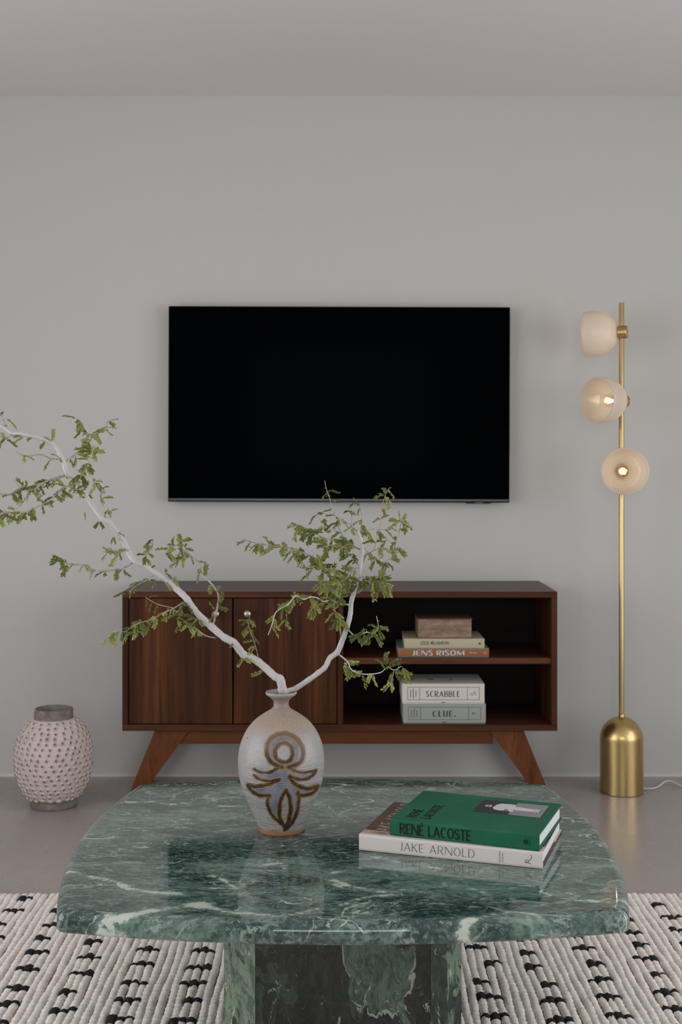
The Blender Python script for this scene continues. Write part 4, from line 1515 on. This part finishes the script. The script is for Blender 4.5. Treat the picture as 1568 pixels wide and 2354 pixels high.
shoulder = t.math('MULTIPLY', t.mapr(zj, 0.200, 0.236), t.mapr(zj, 0.268, 0.246))
tan = t.mix(t.mapr(nB.outputs[0], 0.38, 0.6), srgb(156, 126, 98), srgb(172, 156, 140))
c = t.mix(t.math('MULTIPLY', shoulder, 0.75), c, tan)
neck = t.mapr(sp_.outputs[2], 0.252, 0.262)
neck = t.math('MULTIPLY', neck, t.mapr(sp_.outputs[2], 0.290, 0.276))
c = t.mix(t.math('MULTIPLY', neck, t.mapr(nB.outputs[0], 0.38, 0.60, 0.35, 0.85)), c, srgb(128, 106, 88))
lines = t.math('MULTIPLY', t.mapr(nL.outputs[0], 0.52, 0.60, 0, 0.6), t.mapr(sp_.outputs[2], 0.19, 0.12))
c = t.mix(lines, c, srgb(120, 114, 110))
foot = t.mapr(zj, 0.016, 0.006)
c = t.mix(foot, c, srgb(146, 110, 78))
c = t.mix(t.math('MULTIPLY', t.mapr(nC.outputs[0], 0.735, 0.76), 0.9), c, srgb(74, 62, 54))
ab = t.n('ShaderNodeAttribute'); ab.attribute_name = 'blue'
ar = t.n('ShaderNodeAttribute'); ar.attribute_name = 'brown'
ac = t.n('ShaderNodeAttribute'); ac.attribute_name = 'core'
blu = t.mix(t.mapr(nB.outputs[0], 0.35, 0.7), srgb(116, 118, 132), srgb(138, 138, 148))
blu = t.mix(t.mapr(nA.outputs[0], 0.40, 0.62), blu, srgb(92, 98, 114))
c = t.mix(ab.outputs['Fac'], c, blu)
brn = t.mix(t.mapr(t.math('ADD', ac.outputs['Fac'], t.math('MULTIPLY', t.math('SUBTRACT', nA.outputs[0], 0.5), 1.6)), 0.35, 1.0), srgb(130, 102, 64), srgb(52, 36, 25))
brn = t.mix(t.mapr(nB.outputs[0], 0.5, 0.75, 0, 0.5), brn, srgb(150, 124, 88))
up = t.mapr(sp_.outputs[2], 0.165, 0.215)
brn = t.mix(t.math('MULTIPLY', up, 0.5), brn, srgb(150, 122, 96))
c = t.mix(ar.outputs['Fac'], c, brn)
t.base(c)
t.set(Roughness=t.mapr(nB.outputs[0], 0.3, 0.8, 0.28, 0.5))
t.b.inputs['Specular IOR Level'].default_value = 0.4
t.bump(nB.outputs[0], 0.12, 0.001)
me.materials.append(t.m)
inst('body', me, sv_root)
MB().lathe([(0.0, zs_top - 0.045), (0.018, zs_top - 0.045)], 24, caps=False).build('inside', M['gap'], sv_root)

# ------------------------------------------------------------------ branch in the vase
BR = SX + Vector((0, 0, zs_top))
branch = empty('tree_branch', BR)
tag(branch, 'forked pale-barked branch with small green compound leaves, standing in the stoneware vase', 'branch')
t = NT('pale_smooth_bark')
v_ = t.coord()
nA = t.noise(v_, 60, 4, 0.6)
nB = t.noise(v_, 16, 4, 0.6)
nC = t.noise(v_, 500, 2, 0.6)
c = t.mix(nA.outputs[0], srgb(186, 181, 178), srgb(206, 202, 200))
c = t.mix(t.mapr(nB.outputs[0], 0.62, 0.74, 0, 0.6), c, srgb(146, 130, 116))
c = t.mix(t.mapr(nA.outputs[0], 0.66, 0.74, 0, 0.6), c, srgb(120, 104, 92))
t.base(c).set(Roughness=0.8)
t.bump(nC.outputs[0], 0.25, 0.001)
M['bark'] = t.m
t = NT('grey_brown_twig_bark')
nA = t.noise(t.coord(), 70, 4, 0.6)
t.base(t.ramp(nA.outputs[0], [(0.35, srgb(122, 108, 98)), (0.5, srgb(164, 154, 148)), (0.7, srgb(182, 174, 168))])).set(Roughness=0.85)
M['twig'] = t.m
M['twig_tip'] = plain('pinkish_twig_bark', srgb(168, 142, 126), 0.85)
leafm = []
for i, (a_, b_) in enumerate(((srgb(106, 118, 46), srgb(140, 148, 68)), (srgb(84, 98, 40), srgb(114, 126, 54)), (srgb(134, 142, 66), srgb(166, 168, 94)))):
    t = NT(('olive_green_leaf', 'deep_green_leaf', 'yellow_green_leaf')[i])
    nA = t.noise(t.coord(), 130, 3, 0.6)
    c = t.mix(nA.outputs[0], a_, b_)
    t.base(c).set(Roughness=0.5)
    tr = t.n('ShaderNodeBsdfTranslucent')
    t.l(c, tr.inputs[0])
    mx = t.n('ShaderNodeMixShader'); mx.inputs[0].default_value = 0.28
    t.l(t.b.outputs[0], mx.inputs[1]); t.l(tr.outputs[0], mx.inputs[2]); t.l(mx.outputs[0], t.out.inputs[0])
    leafm.append(t.m)

c1 = lambda x, y: (x / 2.8, 930 + y / 2.8)
c2 = lambda x, y: (520 + x / 3.5636, 1060 + y / 3.5636)
c5 = lambda x, y: (260 + x / 2.8, 1320 + y / 2.8)
BD0 = SX.y
samples = []          # (px, py, depth) along everything grown so far


def near_depth(p):
    best = min(samples, key=lambda s: (s[0] - p[0]) ** 2 + (s[1] - p[1]) ** 2)
    return best[2]


def grow(name, pts, r0, r1, slope, d_start=None, knob=0.06, thorns=0, mat='bark', sides=10, radii=None):
    """pts in photo pixels; slope = metres of depth per 100 px travelled"""
    d = near_depth(pts[0]) if d_start is None else d_start
    ctrl = []
    run = 0.0
    for i, p in enumerate(pts):
        if i:
            run += math.hypot(p[0] - pts[i - 1][0], p[1] - pts[i - 1][1])
        dep = d + slope * run / 100.0 + (0.008 * math.sin(run * 0.045 + r0 * 3) if i else 0)
        ctrl.append((p[0], p[1], dep))
    per = 5
    cc = catmull(ctrl, per)
    n = len(cc)
    w, rr = [], []
    for i, q in enumerate(cc):
        f_ = i / (n - 1)
        if radii:
            rp = float(np.interp(f_ * (len(pts) - 1), np.arange(len(pts)), radii))
        else:
            rp = r0 + (r1 - r0) * f_
        rp *= 1 + knob * math.sin(i * 1.9 + r0) + knob * random.uniform(-1, 1)
        if i % per == 0 and 0 < i < n - 1:
            rp *= 1 + knob * 1.4
        w.append(P(q[0], q[1], q[2]) - BR)
        rr.append(rp * q[2] / F)
        samples.append((q[0], q[1], q[2]))
    m = MB().tube(w, rr, sides)
    for _ in range(thorns):
        k_ = random.randrange(2, n - 1)
        dirv = (w[k_] - w[k_ - 1]).normalized()
        sd = Vector((random.uniform(-1, 1), random.uniform(-0.6, 0.6), random.uniform(-1, 1)))
        sd = (sd - dirv * sd.dot(dirv)).normalized() * 0.9 + dirv * 0.4
        m.tube([w[k_], w[k_] + sd * random.uniform(0.004, 0.0075)], [0.0008, 0.0001], 5)
    o = m.build(name, M[mat], branch, True)
    return o, [Vector(q) for q in w], rr


L_main = [(654, 1628), (652, 1604), (649, 1584), (644, 1562), (632, 1555), (612, 1537), (593, 1521), (576, 1511), (559, 1504), (538, 1478), (515, 1465), (490, 1444), (468, 1424), (447, 1402), (428, 1375), (407, 1355), (385, 1335), (366, 1324), (346, 1311), (330, 1300), (311, 1290), (297, 1272),
          (287, 1250), (277, 1235), (257, 1208), (244, 1196), (232, 1187), (211, 1159), (194, 1134), (186, 1119), (173, 1104), (158, 1092), (150, 1078), (147, 1064), (137, 1042), (128, 1027), (117, 1018), (93, 1008), (64, 1001), (44, 997), (30, 997), (13, 986), (0, 978), (-30, 966), (-70, 950)]
Rm = [9, 9.5, 10, 10, 9, 8.6, 8.6, 8.8, 8.8, 8.4, 8.2, 8.2, 7.6, 7.4, 7.4, 7.2, 7.0, 7.0, 6.8, 6.8, 7.0, 6.4, 6.2, 6.2, 6.0, 6.2, 6.4, 5.6, 5.2, 5.2, 5.4, 5.4, 5.0, 4.8, 4.6, 4.4, 4.4, 4.2, 3.8, 3.8, 3.6, 3.2, 3.0, 2.4, 1.6]
grow('limb', L_main, 9, 2, -0.018, BD0, 0.045, 8, 'bark', 14, Rm)
R_main = [c2(*q) for q in ((478, 1920), (500, 1888), (570, 1862), (690, 1782), (750, 1738), (812, 1686), (850, 1612), (912, 1562), (962, 1440), (998, 1335), (1018, 1245), (1024, 1160), (1046, 1080), (1062, 1005), (1088, 925), (1100, 850), (1112, 775), (1114, 700), (1100, 630), (1072, 572))]
grow('limb', R_main, 6.5, 4, 0.006, BD0, 0.045, 6, 'bark', 14, [6.5, 6.6, 6.2, 6.0, 6.0, 6.2, 6.0, 6.4, 6.2, 5.8, 5.6, 5.4, 5.6, 5.4, 4.8, 4.8, 4.4, 4.2, 3.8, 3.4])

# twigs: (points, start radius, end radius, depth slope, leaves per 100 px, first fraction that bears leaves, thorns, material)
TW = [
    # left limb
    ([c1(*q) for q in ((412, 458), (350, 478), (290, 500), (250, 522), (195, 550), (135, 540), (95, 562), (60, 580), (0, 574), (-70, 556))], 3.4, 1.8, -0.10, 13, 0.05, 4, 'twig'),
    ([c1(*q) for q in ((535, 568), (490, 545), (430, 525), (385, 555), (315, 618), (240, 660), (170, 690), (90, 697), (40, 692), (0, 714), (-70, 752))], 2.6, 1.6, -0.16, 14, 0.05, 4, 'twig'),
    ([c1(*q) for q in ((185, 560), (165, 600), (130, 650), (85, 685))], 1.6, 1.2, 0.05, 7, 0.1, 1, 'twig'),
    ([c1(*q) for q in ((412, 375), (470, 332), (530, 288), (578, 238), (603, 182), (664, 164), (684, 130), (704, 104), (762, 92))], 3.0, 1.6, 0.12, 8, 0.0, 5, 'twig'),
    ([c1(*q) for q in ((595, 210), (552, 172), (530, 130), (510, 98), (475, 88))], 1.4, 0.8, -0.2, 10, 0.1, 2, 'twig_tip'),
    ([c1(*q) for q in ((372, 352), (320, 345), (260, 322), (165, 333), (105, 303))], 1.5, 1.0, -0.25, 1.5, 0.0, 2, 'twig_tip'),
    ([c1(*q) for q in ((505, 488), (540, 415), (575, 362), (598, 300), (590, 250))], 2.0, 1.2, -0.2, 15, 0.0, 2, 'bark'),
    ([c1(*q) for q in ((690, 736), (696, 668), (650, 592), (640, 552), (602, 505), (588, 476))], 2.8, 1.4, -0.12, 12, 0.05, 3, 'bark'),
    ([c1(*q) for q in ((852, 1020), (800, 1050), (740, 1065), (612, 1070), (562, 1032), (480, 1030), (410, 1018), (398, 988))], 2.4, 1.3, -0.12, 7.5, 0.08, 5, 'twig'),
    ([c1(*q) for q in ((834, 938), (770, 945), (720, 958), (662, 944))], 1.1, 0.7, -0.2, 10, 0.0, 2, 'twig_tip'),
    ([c1(*q) for q in ((935, 1012), (944, 962), (978, 918), (985, 868))], 1.8, 0.9, -0.15, 13, 0.1, 2, 'twig'),
    ([c1(*q) for q in ((1370, 1422), (1396, 1320), (1406, 1222), (1352, 1142), (1296, 1086), (1285, 1022), (1222, 970), (1186, 922), (1156, 862), (1130, 842))], 2.9, 1.3, 0.08, 7.5, 0.1, 6, 'twig'),
    ([c1(*q) for q in ((1190, 945), (1140, 905), (1085, 935), (1070, 990))], 0.9, 0.6, -0.2, 14, 0.0, 1, 'twig'),
    ([c1(*q) for q in ((1210, 960), (1180, 985), (1135, 1025))], 0.8, 0.5, -0.2, 12, 0.2, 0, 'twig'),
    ([c1(*q) for q in ((1180, 1272), (1110, 1316), (1040, 1346), (980, 1382), (900, 1406), (850, 1432), (800, 1462), (740, 1456), (690, 1502))], 1.6, 0.9, -0.16, 10, 0.03, 3, 'twig'),
    ([c1(*q) for q in ((1120, 1310), (1030, 1290), (980, 1268), (935, 1240))], 1.0, 0.6, 0.14, 7, 0.0, 1, 'twig_tip'),
    ([c1(*q) for q in ((1386, 1502), (1330, 1490), (1280, 1456), (1212, 1410), (1166, 1380), (1110, 1342))], 1.7, 0.9, -0.2, 7, 0.25, 2, 'twig'),
    ([c1(*q) for q in ((992, 1100), (940, 1132), (870, 1170), (830, 1210), (768, 1225))], 1.1, 0.6, -0.15, 8.5, 0.05, 2, 'twig'),
    ([c5(*q) for q in ((934, 534), (908, 435), (872, 335), (880, 272))], 1.3, 0.7, -0.18, 10, 0.15, 4, 'twig'),
    ([c1(*q) for q in ((78, 196), (30, 222), (-20, 250))], 1.4, 1.0, -0.1, 12, 0.2, 0, 'twig'),
    ([c1(*q) for q in ((36, 152), (26, 110), (8, 66))], 1.4, 0.9, 0.1, 11, 0.1, 1, 'twig'),
    ([c1(*q) for q in ((130, 542), (104, 505), (76, 484))], 1.6, 1.0, 0.1, 0, 0.1, 0, 'twig_tip'),
    ([c1(*q) for q in ((40, 690), (10, 665), (-30, 650))], 1.2, 0.9, 0.1, 6, 0.1, 0, 'twig'),
    # right limb
    ([c2(*q) for q in ((1010, 1176), (930, 1168), (862, 1140), (800, 1150), (748, 1122), (690, 1114), (635, 1132), (566, 1104), (512, 1170), (410, 1236), (376, 1340), (344, 1424))], 2.4, 1.1, -0.10, 10, 0.05, 3, 'bark'),
    ([c2(*q) for q in ((512, 1172), (496, 1235), (496, 1316))], 0.9, 0.5, 0.1, 4, 0.2, 1, 'twig_tip'),
    ([c2(*q) for q in ((868, 1142), (790, 1164), (735, 1195), (684, 1222))], 1.0, 0.6, 0.1, 10, 0.1, 1, 'twig'),
    ([c2(*q) for q in ((942, 1455), (930, 1332), (934, 1282), (884, 1215), (896, 1150))], 1.9, 1.2, -0.08, 10, 0.15, 3, 'twig'),
    ([c2(*q) for q in ((1004, 1386), (1068, 1436), (1150, 1402), (1208, 1412), (1245, 1370), (1232, 1270))], 1.8, 0.9, -0.08, 15, 0.12, 4, 'bark'),
    ([c2(*q) for q in ((916, 1580), (992, 1640), (1030, 1712), (1130, 1746), (1260, 1734), (1320, 1690), (1376, 1712), (1436, 1680))], 1.9, 1.0, -0.09, 9, 0.05, 5, 'bark'),
    ([c2(*q) for q in ((1375, 1712), (1365, 1770), (1345, 1830))], 0.8, 0.4, -0.1, 12, 0.0, 0, 'twig'),
    ([c2(*q) for q in ((1022, 1074), (942, 1022), (890, 950), (858, 868))], 2.4, 1.6, -0.12, 7, 0.2, 2, 'bark'),
    ([c2(*q) for q in ((1036, 994), (968, 964), (890, 910), (800, 864), (752, 840), (702, 782), (622, 746), (552, 736), (482, 688), (400, 700), (300, 680), (200, 662), (122, 632))], 2.1, 1.0, -0.04, 17, 0.1, 4, 'twig'),
    ([c2(*q) for q in ((1092, 722), (1000, 665), (942, 592), (906, 500), (880, 412), (850, 312), (820, 225), (808, 160))], 2.2, 0.7, 0.04, 9, 0.02, 3, 'twig'),
    ([c2(*q) for q in ((950, 640), (832, 636), (742, 596), (662, 560), (600, 522), (540, 560))], 1.4, 0.7, -0.12, 13, 0.02, 3, 'twig'),
    ([c2(*q) for q in ((1074, 1082), (1150, 1030), (1230, 982), (1264, 925), (1300, 832), (1360, 780), (1386, 682), (1416, 590), (1440, 472), (1482, 398))], 2.4, 0.8, -0.06, 9, 0.08, 4, 'twig'),
    ([c2(*q) for q in ((1218, 1022), (1270, 1018), (1312, 998), (1372, 1022))], 1.3, 0.9, -0.1, 14, 0.0, 3, 'bark'),
    ([c2(*q) for q in ((1138, 780), (1202, 735), (1276, 708))], 1.5, 1.1, -0.12, 3, 0.2, 0, 'twig_tip'),
    ([c2(*q) for q in ((1128, 708), (1190, 772), (1258, 850), (1270, 930))], 1.4, 0.8, 0.12, 9, 0.1, 2, 'twig'),
    ([c2(*q) for q in ((1214, 725), (1240, 602), (1268, 482), (1276, 372), (1300, 290), (1320, 240), (1352, 214))], 1.1, 0.7, 0.05, 8, 0.05, 1, 'twig_tip'),
    ([c2(*q) for q in ((1108, 580), (1200, 556), (1300, 560), (1400, 520), (1460, 470))], 1.3, 0.7, 0.08, 9, 0.1, 1, 'twig'),
    ([c2(*q) for q in ((1100, 600), (1108, 530), (1110, 450), (1088, 362), (1040, 300))], 1.6, 0.7, 0.03, 9, 0.15, 2, 'twig'),
    ([c2(*q) for q in ((1086, 852), (1046, 782), (1038, 702))], 1.8, 1.0, -0.2, 7, 0.1, 1, 'bark'),
    ([c2(*q) for q in ((1080, 872), (1012, 900), (990, 955), (940, 990))], 1.3, 0.7, -0.2, 12, 0.1, 1, 'twig'),
    ([c2(*q) for q in ((1072, 575), (1020, 525), (930, 470), (880, 440))], 1.6, 0.8, 0.08, 7, 0.1, 2, 'twig'),
    ([c2(*q) for q in ((880, 912), (800, 916), (722, 886), (620, 906))], 1.0, 0.6, -0.1, 10, 0.1, 2, 'twig'),
    ([c2(*q) for q in ((1000, 670), (940, 720), (870, 690), (780, 706))], 0.9, 0.6, -0.15, 10, 0.1, 1, 'twig'),
    ([c2(*q) for q in ((1282, 600), (1330, 650), (1384, 690))], 0.8, 0.6, -0.1, 6, 0.1, 1, 'twig'),
    ([c2(*q) for q in ((930, 585), (812, 540), (768, 490), (738, 410))], 0.9, 0.5, 0.1, 8, 0.1, 3, 'twig'),
    ([c2(*q) for q in ((1020, 540), (1030, 450), (1008, 395))], 0.8, 0.5, -0.1, 5, 0.1, 1, 'twig_tip'),
    ([c2(*q) for q in ((1020, 1090), (960, 1110), (890, 1080), (820, 1010), (782, 966))], 1.0, 0.5, -0.14, 14, 0.1, 2, 'twig'),
    ([c2(*q) for q in ((1060, 985), (1110, 950), (1190, 960), (1250, 990))], 1.0, 0.6, -0.12, 12, 0.15, 1, 'twig'),
]
bearing = []
for pts, r0, r1, sl, dens, f0, th_, mt in TW:
    o, w, rr = grow('twig', pts, r0 * 0.92, r1 * 0.85, sl, None, 0.09, th_, mt, 7)
    bearing.append((w, dens, f0))


# compound leaves: shared meshes, single leaves and pairs springing from one node
def leaf_mesh(k_, stalks):
    rd = random.Random(40 + k_)
    m = MB()
    for st in range(stalks):
        turn = Matrix.Identity(4)
        if st:
            turn = Matrix.Rotation(rd.choice((-1, 1)) * rd.uniform(0.7, 1.5), 4, 'Z') @ Matrix.Rotation(rd.uniform(-0.5, 0.5), 4, 'Y')
        L = 0.0290 * rd.uniform(0.65, 1.1)
        npair = rd.choice((5, 5, 6, 6))
        bend = rd.uniform(-0.35, 0.35)
        droop = rd.uniform(0.1, 0.6)

        def rach(s):
            return Vector((L * s, bend * L * s * s, -droop * L * s * s * 0.7))
        m.tube([turn @ rach(s) for s in np.linspace(0, 0.96, 4)], [0.0005, 0.0004, 0.0003, 0.0002], 4)
        for i in range(npair):
            s = 0.14 + 0.72 * i / (npair - 1)
            base = rach(s)
            tang = (rach(s + 0.02) - rach(s - 0.02)).normalized()
            for sd in (-1, 1):
                ll = 0.0076 * (0.66 + 0.42 * math.sin(math.pi * (0.15 + 0.62 * s))) * rd.uniform(0.85, 1.12)
                wd = ll * rd.uniform(0.52, 0.66)
                side = tang.cross(Vector((0, 0, 1))).normalized() * -sd
                ang = math.radians(rd.uniform(22, 46))
                d = (tang * math.cos(ang) + side * math.sin(ang)).normalized()
                d = (d + Vector((0, 0, rd.uniform(0.0, 0.55)))).normalized()
                c = d.cross(Vector((0, 0, 1))).normalized()
                n = c.cross(d).normalized()
                fold = rd.uniform(0.05, 0.45)
                roll = Matrix.Rotation(rd.uniform(-0.5, 0.5) - sd * 0.35, 3, d)
                c = roll @ c
                n = roll @ n
                prof = [(0.0, 0.10), (0.22, 0.72), (0.52, 1.0), (0.80, 0.86), (1.0, 0.30)]
                vs = []
                for u, q in prof:
                    mid = base + d * ll * u - n * (ll * 0.22 * u * u)
                    vs += [turn @ (mid + c * wd * 0.5 * q + n * wd * 0.5 * q * fold), turn @ mid, turn @ (mid - c * wd * 0.5 * q + n * wd * 0.5 * q * fold)]
                fs_ = []
                for j in range(len(prof) - 1):
                    a_ = 3 * j
                    fs_ += [(a_, a_ + 1, a_ + 4, a_ + 3), (a_ + 1, a_ + 2, a_ + 5, a_ + 4)]
                m.add(vs, fs_)
    me = bpy.data.meshes.new('leaf')
    me.from_pydata([tuple(p) for p in m.v], [], m.f)
    me.materials.append(leafm[k_ % 3])
    me.polygons.foreach_set('use_smooth', [True] * len(me.polygons))
    return me


LM = [leaf_mesh(i, (1, 2, 2, 1, 2, 2)[i % 6]) for i in range(12)]
LEAF_DENS = 0.42
places = []
for w, dens, f0 in bearing:
    ln = sum((w[i + 1] - w[i]).length for i in range(len(w) - 1))
    n = int(round(dens * ln * ks / 100.0 * LEAF_DENS))
    for j in range(n):
        f_ = f0 + (1 - f0) * (j + random.uniform(0.1, 0.9)) / max(n, 1)
        if j == n - 1:
            f_ = random.choice((1.0, 0.86, 0.8))
        x = f_ * (len(w) - 1)
        i = min(int(x), len(w) - 2)
        p = w[i].lerp(w[i + 1], x - i)
        tg = (w[i + 1] - w[i]).normalized()
        places.append((p, tg, random.choice((-1, 1))))
# a few leaves straight on the two limbs
for px_, py_ in ((757 / 2.8, 930 + 825 / 2.8), (735 / 2.8, 930 + 850 / 2.8), (1145 / 2.8, 930 + 1180 / 2.8), (1100 / 2.8, 930 + 1200 / 2.8), (1000 / 2.8, 930 + 1040 / 2.8), (1060 / 2.8, 930 + 1080 / 2.8), (1010 / 2.8, 930 + 1140 / 2.8), (1240 / 2.8, 930 + 1360 / 2.8), (1285 / 2.8, 930 + 1380 / 2.8),
               (1380 / 2.8, 930 + 1330 / 2.8), (560, 1510), (612, 1530), (606, 1540), (545, 1475), (330 / 2.8, 930 + 240 / 2.8), (290 / 2.8, 930 + 235 / 2.8), (210 / 2.8, 930 + 200 / 2.8), (150 / 2.8, 930 + 215 / 2.8), (110 / 2.8, 930 + 165 / 2.8), (380 / 2.8, 930 + 340 / 2.8),
               (540 / 2.8, 930 + 545 / 2.8), (560 / 2.8, 930 + 520 / 2.8), (520 / 2.8, 930 + 600 / 2.8), (550 / 2.8, 930 + 690 / 2.8), (640 / 2.8, 930 + 750 / 2.8), (20 / 2.8, 930 + 180 / 2.8)):
    places.append((P(px_, py_, near_depth((px_, py_)) - 0.004) - BR, Vector((-0.6, 0, 0.6)).normalized(), random.choice((-1, 1))))
random.shuffle(places)
print('leaf places', len(places))
rest = MB()
for i, (p, tg, sd) in enumerate(places):
    perp = tg.cross(Vector((0, 1, 0)))
    if perp.length < 1e-3:
        perp = Vector((1, 0, 0))
    perp.normalize()
    d = perp * sd * random.uniform(0.3, 0.9) + tg * random.uniform(0.0, 0.8) + Vector((random.uniform(-.45, .1), random.uniform(-0.4, 0.3), -random.uniform(0.1, 1.0)))
    d.normalize()
    up = Vector((random.uniform(-0.6, 0.6), random.uniform(-1.0, 0.2), random.uniform(0.2, 1.0)))
    up = (up - d * up.dot(d)).normalized()
    yv = up.cross(d)
    s_ = random.uniform(0.75, 1.22) if p.x > 0.0 else random.uniform(0.62, 1.02)
    mm = Matrix((d, yv, up)).transposed().to_4x4() @ Matrix.Diagonal((s_, s_, s_, 1))
    mm.translation = p
    lm = LM[random.randrange(12)]
    if i < 299:
        o = inst('leaf', lm, branch)
        o.matrix_local = mm
    else:
        rest.add([mm @ v.co for v in lm.vertices], [tuple(q.vertices) for q in lm.polygons])
if rest.v:
    tag(rest.build('foliage', leafm[0], branch, True), kind='stuff')
